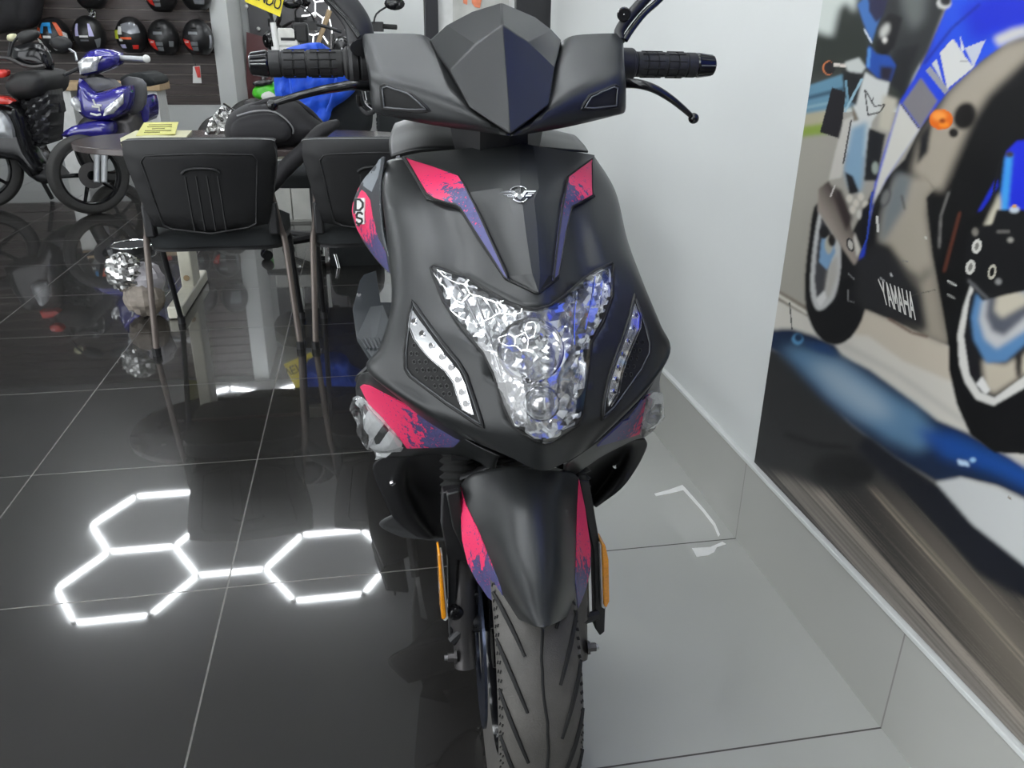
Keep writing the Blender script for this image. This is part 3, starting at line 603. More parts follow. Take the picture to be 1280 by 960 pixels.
HL = [(539, 336), (542, 333.5), (581, 347), (606, 362), (635, 379), (655, 386.5), (671, 388), (688, 383), (710, 366), (730, 349), (748, 338), (764, 330), (765.5, 334), (764, 372), (753, 402), (738, 428), (734, 460), (726.5, 519), (722, 530), (690, 551.5), (680, 554), (668, 550), (642, 533), (630, 505), (617.5, 466), (605, 441), (573, 404), (555, 377)]
b = MB()
nr, nc = len(G), len(G[0]); vs = [p for r in G for p in r]; fs = []
for i in range(nr-1):
    for j in range(nc-1):
        q = [i*nc+j, i*nc+j+1, (i+1)*nc+j+1, (i+1)*nc+j]; c = sum((vs[k] for k in q), V())/4; u, v = proj(c)
        if not (inside(HL, u, v) and pdist(HL, u, v) > 2.5): fs.append(q)
b.add(vs, fs, 'matte'); b.grid([G[-1], rr[0]], 'matte')
apron = obj('front_apron', b, sco, smooth=60, solid=.004)
# headlamp: bowl behind, clear lens on top, dark seal around
hl = MB(); rs = random.Random(3); fz = {}
def bowl(u, v):
    d = -.014-.030*max(0, 1-(((u-668)/52)**2+((v-428)/48)**2))
    r2 = ((u-677)**2+(v-506)**2)/26**2
    if r2 < 1: d = min(d, -.018-.014*(1-r2))
    k = (round((u+v*.12)/10), round(v/30)); fz.setdefault(k, rs.uniform(-.0045, .0045)); e = fz[k]
    return d+e*(.35 if ((u-668)/50)**2+((v-428)/46)**2 < 1 else 1)
sheet(hl, HL, S, 'reflector', 0, .004, 6.5, fn=bowl, back=False)
lampo = obj('headlamp', hl, sco, smooth=22)
b = MB(); inn = [(u+(668-u)*.045, v+(440-v)*.045) for u, v in HL]
b.add([], [], 'chrome')
for (pl, k) in ((HL, 0),):
    n_ = len(dens(HL, 5)); A_ = dens(HL, 5); r1 = []; r2 = []; r3 = []
    for (x, y) in A_:
        l, nn = S(x, y); l2, n2 = S(x+(668-x)*.05, y+(445-y)*.05); r1.append(l+nn*.002); r2.append(l2+n2*.0015); r3.append(l2-n2*.014)
    b.grid([r1, r2], 'lampshell', cu=True); b.grid([r2, r3], 'chrome', cu=True)
obj('reflector_trim', b, lampo, smooth=30)
b = MB(); c0, n0 = S(666, 408); b.lathe([(.001, .03), (.010, .028), (.0115, .022), (.0115, -.002), (.016, -.004), (.016, -.012)], c0-n0*.034, n0, 'chrome', 20); obj('bulb', b, lampo, smooth=40)
b = MB(); c0, n0 = S(677, 505); b.ball(c0-n0*.016, .0185, 'reflector', 20, 14); b.lathe([(.021, .004), (.0235, .002), (.0235, -.004)], c0-n0*.008, n0, 'chrome', 28); obj('bulb', b, lampo, smooth=60)
b = MB(); c0, n0 = S(664, 436); b.lathe([(.038, .006), (.041, .008), (.043, .004), (.038, -.012)], c0-n0*.012, n0, 'chrome', 36); obj('reflector_ring', b, lampo, smooth=40)
for pts in ([(590, 362), (600, 395), (612, 430), (624, 470)], [(600, 366), (616, 392), (628, 420)], [(727, 355), (722, 390), (722, 430)], [(570, 352), (582, 376), (596, 404)], [(745, 342), (742, 372), (735, 410)]):
    pp = []
    for (x, y) in pts: l, nn = S(x, y); pp.append(l-nn*.006)
    b = MB(); b.tube(crs(pp, 4), .0016, 'chrome', 6); obj('reflector_rib', b, lampo)
b = MB(); sheet(b, HL, S, 'lens', .0035, .002, 9, dome=.004, dw=40, back=False); obj('lens', b, lampo, smooth=60)
b = MB(); rim(b, HL, S, .0032, 'hexline', .001); obj('seal', b, lampo, smooth=60)
# running lamps left and right
DL = [(516.5, 377), (527, 392), (542, 413), (560, 436), (574, 452), (584, 468), (592, 492), (605.5, 533.6), (594, 527), (560, 505), (530, 482), (514, 470), (507.5, 460), (507, 440), (511, 405)]
DR = [(791.5, 369), (797, 383), (805, 405), (811, 428), (810.5, 441), (800, 462), (780, 490), (764, 511), (750.5, 523), (752, 505), (757, 480), (764, 455), (776, 425), (786, 395)]
SL_ = [(518.5, 390), (526, 401), (544, 425), (561, 446), (576, 463), (584, 480), (594, 518), (582, 512), (577, 500), (570, 476), (560, 462), (540, 446), (522, 425), (515.5, 410)]
SR_ = [(790.5, 381), (796, 396), (795, 412), (786, 430), (778, 448), (772, 466), (767, 492), (757, 507), (756.5, 496), (761, 475), (768, 453), (777, 430), (785, 404)]
for side, (dp, sp_) in enumerate(((DL, SL_), (DR, SR_))):
    b = MB(); sheet(b, dp, S, 'honey', .003, .004, 8); d = obj('running_lamp', b, sco, smooth=30)  # flush black mesh sheet; its dark colour also stands in for recess shade
    b = MB(); rim(b, dp, S, .0024, 'hexline', .003); rim(b, [(x+(sum(p[0] for p in dp)/len(dp)-x)*.06, y+(sum(p[1] for p in dp)/len(dp)-y)*.06) for x, y in dp], S, .0009, 'trimline', .0042); obj('bezel', b, d, smooth=60)
    b = MB(); k = 0
    for i in range(9):
        for j in range(9):
            x = (512 if side == 0 else 768)+i*7.4+(j % 2)*3.7; y = (412 if side == 0 else 398)+j*10
            if inside(dp, x, y) and pdist(dp, x, y) > 7 and not inside(sp_, x, y) and pdist(sp_, x, y) > 6:
                l, nn = S(x, y); b.lathe([(.0036, 0), (.0034, .0008), (.0026, .0008), (.0022, -.0004)], l+nn*.0032, nn, 'honeyedge', 6); b.lathe([(.0024, 0), (.0001, 0)], l+nn*.0034, nn, 'honeyhole', 6)
    if b.v: obj('honeycomb_mesh', b, d, smooth=0)
    b = MB(); sheet(b, sp_, S, 'reflector', .006, .004, 5); st = obj('light_strip', b, d, smooth=25)
    cen = [(521, 404), (531, 419), (543, 433), (556, 446), (567, 458), (575, 473), (580, 489), (585, 504)] if side == 0 else [(790.5, 396), (787, 412), (781, 428), (774, 444), (769, 460), (766, 475), (763, 490)]
    for x, y in cen:
        l, nn = S(x, y); b = MB(); b.lathe([(.0044, .0), (.0044, .0022), (.0036, .0026), (.0030, .0008), (.0028, .0006)], l+nn*.0062, nn, 'chrome', 14); b.lathe([(.0029, .0007), (.0014, .0007), (.0012, .002), (.0001, .0022)], l+nn*.0062, nn, 'dksteel', 12); obj('led', b, st, smooth=30)
    b = MB(); sheet(b, sp_, S, 'lens', .0105, .001, 10, back=False); obj('lens', b, st, smooth=50)
# centre bonnet panel and spatter inserts
BL = [(503, 197), (520, 224), (535, 251), (576, 262), (594, 290), (612, 318), (633, 349), (669, 367)]
BC = [(650, 187), (650.5, 215), (651, 245), (653, 262), (657, 290), (661, 318), (666, 349), (671, 367.5)]
BR = [(740, 197), (740, 222), (741, 247), (712, 262), (706, 290), (700, 318), (695, 349), (673, 367)]
rows = []
for (lx, ly), (cx, cy), (rx, ry), hh in zip(BL, BC, BR, (.010, .016, .019, .020, .019, .017, .013, .006)):
    row = []
    for k in range(-6, 7):
        t = abs(k)/6; ex, ey = (lx, ly) if k < 0 else (rx, ry)
        l, nn = S(cx+(ex-cx)*t, cy+(ey-cy)*t); row.append(l+nn*(.006+(hh-.006)*(1-t)))
    rows.append(row)
def dn(r, d=.012):
    return [p+(p-EYE).normalized()*d for p in r]
b = MB(); b.grid(rows, 'matte'); ring = rows[0]+[r[-1] for r in rows[1:]]+rows[-1][-2::-1]+[r[0] for r in rows[-2:0:-1]]
b.grid([ring, dn(ring)], 'matte', cu=True); bon = obj('bonnet_panel', b, sco, smooth=12)
VP = BL+[(671, 367.5)]+BR[::-1]
b = MB(); rim(b, VP[:], S, .0022, 'hexline', .003); obj('panel_gap', b, bon)
SB = on_surf(bvh_of(rows), 1.1)
for dp, mm in (([(507, 199), (540, 209), (574, 221), (581, 232), (600, 268), (637, 349), (631, 346), (613, 317), (577, 261), (572, 258), (537, 249.5)], 'sp_top'), ([(739, 200), (739.5, 245), (713, 259), (705.5, 290), (696, 345), (690, 350), (696, 300), (701, 262), (709, 222)], 'sp_topR')):
    b = MB(); sheet(b, dp, SB, mm, .003, .004, 7); o = obj('spatter_insert', b, bon, smooth=30); o['label'] = 'pink and blue spatter insert'
    b = MB(); rim(b, dp, SB, .0016, 'hexline', .0025); obj('insert_edge', b, o)
# winged badge
b = MB()
E_ = lambda x, y: (610+x/16, 215+y/16)
for pl in ([(250, 440), (300, 415), (490, 400), (520, 400), (640, 500), (720, 400), (950, 400), (930, 430), (760, 430), (660, 575), (630, 570), (480, 440)], [(320, 470), (480, 460), (550, 500), (345, 495)], [(385, 505), (540, 500), (580, 535), (400, 530)], [(790, 445), (920, 445), (900, 465), (775, 470)], [(750, 480), (870, 485), (850, 510), (735, 520)]):
    sheet(b, [E_(*q) for q in pl], SB, 'chrome', .0025, .003, 4)
for arc in ([(450, 385), (480, 345), (560, 312), (640, 305), (720, 330), (765, 375)], [(520, 555), (570, 590), (640, 615), (710, 608), (775, 550)]):
    b.tube([SB(*E_(*q))[0]+SB(*E_(*q))[1]*.0015 for q in crs([(x, y, 0) for x, y in arc], 3) for q in [(q[0], q[1])]], .0011, 'chrome', 6)
o = obj('badge', b, sco, smooth=40); o['label'] = 'chrome winged V badge'

# --- lower cheeks: spatter wedge, clear indicator, black inner panels
LW = patch([[(450, 470, 1.16), (462, 466, 1.09), (500, 492, 1.04), (545, 522, 1.0), (588, 552, .97), (625, 570, .95)],
            [(446, 492, 1.165), (465, 492, 1.105), (500, 512, 1.06), (545, 535, 1.02), (588, 556, .985), (622, 573, .965)],
            [(462, 545, 1.17), (480, 545, 1.12), (510, 552, 1.08), (545, 557, 1.045), (588, 562, 1.01), (620, 580, .985)],
            [(472, 575, 1.185), (485, 572, 1.14), (510, 570, 1.11), (545, 566, 1.075), (588, 572, 1.04), (618, 590, 1.01)]], 5, 5)
RW = patch([[(822, 462, 1.16), (832, 450, 1.06), (800, 500, 1.0), (770, 530, .975), (745, 552, .96), (705, 580, .945)],
            [(824, 490, 1.165), (815, 490, 1.09), (797, 515, 1.03), (770, 540, 1.0), (745, 560, .98), (705, 586, .965)],
            [(824, 515, 1.17), (812, 530, 1.11), (793, 540, 1.06), (770, 551, 1.03), (745, 566, 1.0), (705, 592, .985)],
            [(818, 535, 1.185), (806, 545, 1.14), (790, 550, 1.10), (770, 560, 1.07), (745, 574, 1.04), (705, 602, 1.01)]], 5, 5)
for g, yd, dp, mm, sg, sg2 in ((LW, 1.1, [(453, 483), (456, 480), (463, 481), (500, 500), (528, 515), (556, 532), (578, 547), (568, 556), (510, 558), (503, 548), (480, 520), (463, 503)], 'sp_lowL', [(442, 497), (450, 493), (463, 504), (480, 521), (497, 540), (506, 557), (480, 561), (466, 557), (459, 551), (447, 522)], [(459, 552), (468, 558), (484, 562), (492, 563), (478, 574), (471, 573)]),
                               (RW, 1.1, [(806, 488), (803, 508), (797, 541), (770, 549), (745, 556), (752, 548), (772, 530), (793, 505)], 'sp_lowR', [(819, 489), (808, 486), (804, 510), (798, 541), (811, 530), (822.5, 524), (822, 513)], [(812, 502), (821, 509), (822.5, 523), (808, 531), (806, 524)])):
    B_ = bvh_of(g); s2 = on_surf(B_, yd)
    b = MB(); b.grid(g, 'matte'); ck = obj('cheek_panel', b, sco, smooth=50, solid=.003)
    b = MB(); sheet(b, dp, s2, mm, .004, .004, 6); o = obj('spatter_panel', b, ck, smooth=30); o['label'] = 'pink and blue spatter panel'
    b = MB(); sheet(b, sg, s2, 'lampshell', .004, .006, 6, fn=lambda u, v: .004*math.sin(u*.9+v*.5)); ind = obj('indicator', b, sco, smooth=20); ind['label'] = 'clear indicator lamp'
    b = MB(); sheet(b, sg, s2, 'lens', .012, .012, 8, dome=.008, dw=12, back=False); obj('lens', b, ind, smooth=50)
    b = MB(); sheet(b, sg2, s2, 'lampshell', .004, .004, 5, fn=lambda u, v: .003*math.sin(u*1.3)); obj('side_marker', b, ind, smooth=20)
# black inner panels flaring down beside the fork
IL = patch([[(478, 572, 1.15), (500, 566, 1.13), (535, 560, 1.09), (575, 562, 1.06), (620, 585, 1.04)],
            [(466, 585, 1.17), (500, 585, 1.15), (522, 580, 1.16), (575, 590, 1.17), (620, 605, 1.15)],
            [(481, 625, 1.20), (504, 615, 1.19), (520, 610, 1.24), (575, 620, 1.25), (620, 625, 1.22)],
            [(496, 652, 1.22), (520, 650, 1.22), (535, 645, 1.26), (580, 650, 1.27), (620, 655, 1.24)],
            [(522, 671, 1.24), (538, 673, 1.24), (552, 672, 1.26), (585, 672, 1.28), (620, 675, 1.26)]], 5, 5)
IR = patch([[(806, 548, 1.15), (785, 550, 1.13), (765, 556, 1.10), (735, 570, 1.07), (690, 600, 1.05)],
            [(808, 558, 1.17), (793, 556, 1.16), (775, 562, 1.20), (735, 590, 1.22), (690, 612, 1.2)],
            [(795, 585, 1.20), (785, 580, 1.20), (768, 585, 1.26), (735, 610, 1.27), (690, 628, 1.24)],
            [(775, 612, 1.22), (766, 608, 1.23), (752, 612, 1.28), (735, 625, 1.29), (690, 640, 1.26)],
            [(745, 634, 1.24), (742, 632, 1.25), (738, 632, 1.28), (728, 640, 1.29), (690, 655, 1.28)]], 5, 5)
for g, (sx, sy) in ((IL, (491, 602)), (IR, (770, 581))):
    b = MB(); b.grid(g, 'black'); ip = obj('inner_shield', b, sco, smooth=50, solid=.003)
    l, nn = on_surf(bvh_of(g), 1.2)(sx, sy); b = MB(); b.lathe([(.0001, .003), (.004, .003), (.0055, .001), (.0055, -.003)], l+nn*.003, nn, 'chrome', 10); obj('screw', b, ip)
MT['belly'] = mat('belly_plastic', (.045, .046, .047), .5)
b = MB(); b.grid(patch([[(500, 640, 1.42), (550, 645, 1.42), (600, 650, 1.42)], [(474, 655, 1.45), (520, 664, 1.45), (600, 668, 1.45)], [(505, 671, 1.45), (545, 675, 1.45), (600, 677, 1.45)], [(540, 662, 1.50), (560, 665, 1.50), (600, 668, 1.5)]], 5, 5), 'belly'); obj('belly_pan', b, sco, smooth=60, solid=.004)

# --- side panels behind the apron, legroom, footboard
SPL = patch([[(481, 196, 1.30), (478, 197, 1.33), (474, 204, 1.37), (481, 212, 1.45)],
             [(476, 232, 1.28), (468, 228, 1.34), (452, 230, 1.42), (462, 232, 1.50)],
             [(477, 268, 1.25), (464, 266, 1.33), (441, 264, 1.43), (452, 266, 1.52)],
             [(481, 300, 1.22), (468, 298, 1.31), (452, 296, 1.41), (462, 298, 1.50)],
             [(489, 325, 1.18), (480, 325, 1.26), (472, 325, 1.34), (480, 325, 1.44)],
             [(495, 342, 1.14), (493, 343, 1.2), (491, 344, 1.28), (496, 345, 1.38)]], 6, 6)
for side in (0, 1):
    g = SPL if side == 0 else [[mir(p)-V((.035, 0, .02)) for p in r] for r in SPL]
    b = MB(); b.grid(g, 'grey'); sp = obj('side_panel', b, sco, smooth=60, solid=.003)
    if side == 0:
        s3 = on_surf(bvh_of(g), 1.35)
        b = MB(); MT['palest'] = mat('pale_sticker', (.22, .24, .26), .4); sheet(b, [(478, 194), (477, 208), (474, 222), (466, 240), (460, 236), (452, 230), (462, 212)], s3, 'palest', .002, .002, 5); o = obj('pale_sticker', b, sp, smooth=40)
        b = MB(); sheet(b, [(450, 235), (458, 241), (464, 250), (467, 270), (474, 297), (484, 316), (488, 340), (478, 330), (467, 317), (448, 287), (441, 264), (443, 248)], s3, 'sp_side', .002, .002, 5); o = obj('spatter_sticker', b, sp, smooth=40)
        b = MB()
        for ch, box in (('D', (448, 250, 457, 263)), ('S', (449, 266, 456.5, 279))):
            sheet(b, [(box[0]-1.5, box[1]-1.5), (box[2]+1.5, box[1]-2), (box[2]+1.5, box[3]+1), (box[0]-.5, box[3]+1.5)], s3, 'white', .0045, .002, 5)
            for q in strokes(ch, lw=.085, aspect=.8):
                sheet(b, [(box[0]+(box[2]-box[0])*x, box[3]-(box[3]-box[1])*y) for x, y in q], s3, 'hexline', .0058, .002, 3)
        o = obj('lettering', b, sp, smooth=0); o['label'] = 'white and black letters DS'
b = MB(); b.grid(patch([[(489, 196, 1.36), (520, 188, 1.33), (565, 186, 1.32), (660, 186, 1.32), (735, 190, 1.36)], [(487, 176, 1.42), (520, 165, 1.40), (562, 166, 1.38), (655, 168, 1.38), (728, 180, 1.42)], [(496, 155, 1.50), (525, 148, 1.48), (560, 155, 1.46), (650, 158, 1.46), (715, 170, 1.5)], [(500, 200, 1.56), (525, 200, 1.56), (560, 200, 1.56), (650, 200, 1.56), (715, 200, 1.56)]], 5, 5), 'matte'); obj('dashboard_cover', b, sco, smooth=50, solid=.003)
b = MB(); b.loft([[V((XS+sx*w_, 1.47+dy, z)) for sx, dy in ((-1, -.02), (-.6, -.05), (.6, -.05), (1, -.02), (.9, .03), (-.9, .03))] for z, w_ in ((.30, .15), (.5, .17), (.75, .165), (.92, .11))], 'black'); obj('legroom_panel', b, sco, smooth=50)
# foot boards: a ribbed step each side
FBs = []
for side in (0, 1):
    f_ = (lambda p: p) if side == 0 else mir
    b = MB(); yy = lambda u, v, z: f_(PZ(u, v, z)); yp_ = lambda u, v, y: f_(P(u, v, y))
    b.add([yy(455, 345, .33), yy(470, 340, .33), yy(476, 380, .33), yy(500, 380, .33), yy(505, 440, .33), yy(464, 452, .33), yy(446, 424, .33), yy(441, 388, .33), yy(450, 352, .33)], [[0, 1, 2, 3, 4, 5, 6, 7, 8]], 'grey')
    fb = obj('footboard', b, sco, smooth=0, solid=.012, bevel=.002)
    b = MB(); b.add([yy(447, 422, .345), yy(464, 385, .345), yy(480, 383, .36), yy(496, 425, .40), yy(466, 450, .36)], [[0, 1, 2, 3, 4]], 'grey'); st = obj('step_plate', b, fb, smooth=0, solid=.01, bevel=.002)
    for k in range(5):
        b = MB(); b.tube([yy(451+k*5.5, 424-k*.2, .358+k*.006), yy(459+k*4.6, 436+k*.2, .362+k*.006)], .0035, 'grey', 6); obj('rib', b, st)
    l = yy(448.5, 369, .338); b = MB(); b.lathe([(.0001, .004), (.006, .004), (.008, 0)], l, (0, -1, .3), 'chrome', 10); obj('screw', b, fb)
    l = yp_(466, 463, 1.18); b = MB(); b.tube([yp_(452, 476, 1.2), yp_(466, 462, 1.24), yp_(480, 452, 1.28)], .012, 'black', 8); b.lathe([(.0001, .003), (.004, .003), (.005, 0)], l, (0, -1, .3), 'chrome', 8); obj('footboard_bracket', b, fb)
# floor tunnel, seat, tail and rear wheel, hidden from the front but there
b = MB(); b.loft([[V((XS+s*w_, y, z)) for s, z in ((-1, z0), (-.8, z1), (.8, z1), (1, z0))] for y, w_, z0, z1 in ((1.40, .10, .24, .30), (1.75, .12, .24, .30), (1.86, .12, .26, .42), (2.2, .13, .36, .68), (2.6, .10, .52, .74))], 'black'); obj('body_tunnel', b, sco, smooth=40)
b = MB(); b.loft([[V((XS+w_*math.cos(a), y, z+h_*math.sin(a))) for a in [2*PI*k/16 for k in range(16)]] for y, w_, h_, z in ((1.84, .05, .02, .72), (1.88, .11, .04, .735), (2.1, .14, .05, .745), (2.35, .13, .05, .775), (2.6, .10, .05, .80), (2.66, .04, .02, .80))], 'rubber'); obj('seat', b, sco, smooth=60)
def wheel(parent, c, ax, R, wt, rimr, names=('rear_wheel',), tread=True):
    ax = V(ax).normalized(); b = MB(); prof = []
    for k in range(15):
        a = -1.25+2.5*k/14; prof.append((R-wt*.42+wt*.42*math.cos(a*1.05), wt*.5*math.sin(a)/math.sin(1.25)))
    prof = [(rimr, -wt*.36)]+prof+[(rimr, wt*.36)]
    b.lathe(prof, c, ax, 'tyre', 72); w_ = obj(names[0], b, parent, smooth=50)
    b = MB(); b.lathe([(rimr+.006, -wt*.36), (rimr-.008, -wt*.40), (rimr-.016, -wt*.2), (rimr-.016, wt*.2), (rimr-.008, wt*.40), (rimr+.006, wt*.36)], c, ax, 'blackgloss', 48)
    e1 = V((0, 0, 1)); e2 = ax.cross(e1)
    for k in range(5):
        a = 2*PI*k/5+.3; d = e1*math.cos(a)+e2*math.sin(a); b.tube([c+d*.03, c+d*(rimr-.012)], [.016, .011], 'blackgloss', 8)
    b.lathe([(.001, -.045), (.03, -.045), (.036, -.02), (.036, .02), (.03, .045), (.001, .045)], c, ax, 'blackgloss', 20); obj('wheel_rim', b, w_, smooth=40)
    return w_
wheel(sco, V((XS, 2.22, .24)), (1, 0, 0), .24, .12, .155)
b = MB(); b.tube([V((XS-.13, 1.86, .26)), V((XS-.15, 1.92, .012))], .012, 'black', 8); b.tube([V((XS+.13, 1.86, .26)), V((XS+.15, 1.92, .012))], .012, 'black', 8); b.tube([V((XS-.15, 1.92, .02)), V((XS+.15, 1.92, .02))], .012, 'black', 8); obj('centre_stand', b, sco)
b = MB(); b.loft([[V((XS+.15+r*math.cos(a), y, .33+(y-1.9)*.12+r*1.1*math.sin(a))) for a in [2*PI*k/16 for k in range(16)]] for y, r in ((1.95, .03), (2.0, .055), (2.45, .06), (2.5, .03))], 'dksteel'); obj('exhaust_silencer', b, sco, smooth=50)

# --- front fork, wheel and fender, turned a few degrees
PHI = math.radians(-3.5); AX = V((.199, .95, 0))
nrm = V((math.cos(PHI), math.sin(PHI), 0)); bk = V((-math.sin(PHI), math.cos(PHI), 0))
def FK(s, t, z): return AX+nrm*s+bk*t+V((0, 0, z))
WR = .245; WC = FK(0, .02, WR)
fw_ = wheel(sco, WC, nrm, WR, .113, .16, ('front_wheel',))
def tp(a, s):
    """point on the tread: a = angle up from straight ahead, s = -1..1 across"""
    k = s*1.25; r = WR-0.113*.42+0.113*.42*math.cos(k*1.05)+.0006; ww = 0.113*.5*math.sin(k)/math.sin(1.25)
    return WC+nrm*ww+(-bk*math.cos(a)+V((0, 0, 1))*math.sin(a))*r
b = MB(); n_ = 96
pts = [tp(2*PI*i/n_, .05*math.sin(2*PI*i/n_*9)+(.03 if (i//5) % 2 else 0)) for i in range(n_)]
b.tube(pts, .0021, 'groove', 5, closed=True, flat=.5)
for k in range(22):
    a0 = 2*PI*k/22
    for s in (-1, 1):
        aa = a0 if s < 0 else a0+.13
        b.tube([tp(aa+.20-q*.30*(1+.3*q), s*(.92-q*.62)) for q in [i/8 for i in range(9)]], [.0020+.0018*math.sin(PI*min(1, .15+i/8*.8)) for i in range(9)], 'groove', 5)
obj('tread_groove', b, fw_, smooth=60)['kind'] = 'stuff'
b = MB()
for k in range(120):
    a0 = 2*PI*k/120
    for s in (-.94, -.86, .94, .86): b.tube([tp(a0, s), tp(a0+.018, s*.965)], .0011, 'groove', 4)
obj('tread_texture', b, fw_, smooth=0)['kind'] = 'stuff'
MT['disc'] = mat('brake_disc', (.055, .065, .10), .22, .8)
b = MB(); dc = WC-nrm*.064; b.lathe([(.05, -.002), (.115, -.002), (.115, .002), (.05, .002), (.05, -.002)], dc, nrm, 'disc', 48); obj('brake_disc', b, fw_, smooth=30)
for k in range(5): pass
for s in (-1, 1):
    x = s*.088
    b = MB(); a = FK(x, .005, .225); t_ = FK(x, .13, .54)
    d = (t_-a).normalized(); L = (t_-a).length
    b.lathe([(.001, 0), (.016, 0), (.017, .01), (.017, .06), (.021, .065), (.021, L*.62), (.018, L*.64), (.018, L*.8)], a, d, 'dksteel', 20); fl = obj('fork_leg', b, sco, smooth=40)
    b = MB(); b.lathe([(.022, L*.80+i*.0062+(.0 if i % 2 else .0)) if i % 2 else (.030, L*.80+i*.0062) for i in range(20)], a, d, 'rubber', 20); obj('fork_gaiter', b, fl, smooth=30)
    b = MB(); b.lathe([(.0001, .010), (.007, .010), (.007, 0), (.011, 0), (.011, -.004)], FK(x+s*.017, .0, .250), nrm*s, 'dksteel', 6); b.lathe([(.004, .015), (.004, 0)], FK(x+s*.017, .0, .250), nrm*s, 'steel', 8, caps=True); obj('axle_nut', b, fl, smooth=20)
# brake caliper on the image-left leg
b = MB(); b.box(FK(-.074, .06, .30), (.05, .05, .075), 'blackgloss'); b.lathe([(.013, 0), (.013, .03), (.009, .034), (.001, .034)], FK(-.10, .05, .315), -bk, 'blackgloss', 14); b.lathe([(.013, 0), (.013, .03), (.009, .034), (.001, .034)], FK(-.07, .05, .29), -bk, 'black', 14); obj('brake_caliper', b, sco, smooth=30, bevel=.004)
# fender
FR = [[(577, 606, 1.005), (592, 592, .985), (630, 585, .965), (664, 584, .955), (695, 586, .965), (712, 590, .985), (722, 597, 1.005)],
      [(577, 655, .975), (590, 645, .950), (630, 632, .905), (665, 632, .885), (692, 632, .905), (714, 640, .950), (731, 645, .975)],
      [(586, 703, .945), (604, 692, .915), (634, 682, .852), (668, 682, .832), (696, 680, .852), (722, 688, .915), (737, 690, .945)],
      [(609, 742, .915), (621, 735, .880), (642, 727, .806), (671, 726, .778), (700, 724, .806), (724, 728, .880), (735.5, 717, .915)],
      [(632, 762, .885), (640, 762, .850), (652, 764, .762), (675, 767, .722), (699, 763, .762), (714, 758, .850), (721, 759, .885)],
      [(640, 768, .86), (648, 772, .825), (662, 778, .742), (679, 785, .698), (696, 777, .742), (708, 769, .825), (714, 765, .86)]]
FG = patch(FR, 6, 6); b = MB(); b.grid(FG, 'matte'); fen = obj('front_fender', b, sco, smooth=60, solid=.004)
FS = on_surf(bvh_of(FG), .9)
for dp, mm in (([(577, 607), (584, 630), (601, 665), (613, 695), (626, 728), (637, 764), (612, 745), (598, 725), (587, 704), (580, 675)], 'sp_fenL'), ([(721.5, 600), (729, 635), (736, 685), (735, 715), (728, 742), (720.5, 759), (717, 730), (718, 700), (719, 660), (720, 630)], 'sp_fenR')):
    b = MB(); sheet(b, dp, FS, mm, .0032, .002, 6); o = obj('spatter_sticker', b, fen, smooth=40); o['label'] = 'pink and blue spatter strip'
b = MB(); b.grid(patch([[(575, 600, 1.02), (650, 575, 1.0), (724, 592, 1.02)], [(577, 590, 1.08), (650, 570, 1.08), (722, 584, 1.08)]], 4, 2), 'black'); obj('fender_top_edge', b, fen, smooth=60, solid=.003)
# fork guards with amber reflectors
for s, pl, y, rf, ry in ((-1, [(553, 616), (577, 613), (584, 660), (588, 705), (572, 700), (570, 808), (562, 800), (560, 700), (552, 660)], .985, [(548, 694), (551, 693), (558, 772), (555, 775), (552, 774)], .965), (1, [(724, 600), (737, 602), (750, 680), (757, 760), (756, 790), (750, 795), (744, 786), (742, 690), (733, 650)], 1.0, [(752.5, 680), (757, 682), (761, 700), (762, 752), (758, 760), (755, 758)], .985)):
    b = MB(); sheet(b, pl, flat(y), 'black', 0, .02, 14); g_ = obj('fork_guard', b, sco, smooth=20, bevel=.002)
    if s < 0:
        b = MB(); sheet(b, [(558, 618), (574, 614), (581, 662), (581, 692), (566, 660)], flat(y-.012), 'matte', 0, .012, 14); obj('guard_plate', b, g_, smooth=20, bevel=.002)
    b = MB(); sheet(b, rf, flat(ry), 'orange', 0, .034, 12); o = obj('amber_reflector', b, sco, smooth=20, bevel=.0015); o['label'] = 'amber side reflector'
    b = MB(); sheet(b, [(p[0]+(2 if s < 0 else -2.5), p[1]+1) for p in rf], flat(ry+.006), 'white', 0, .02, 12); obj('reflector_back', b, o)
    b = MB(); b.tube([FK(s*.088, .02, .285), P(564 if s < 0 else 748, 802 if s < 0 else 768, .97)], .008, 'black', 8); obj('guard_stay', b, g_)

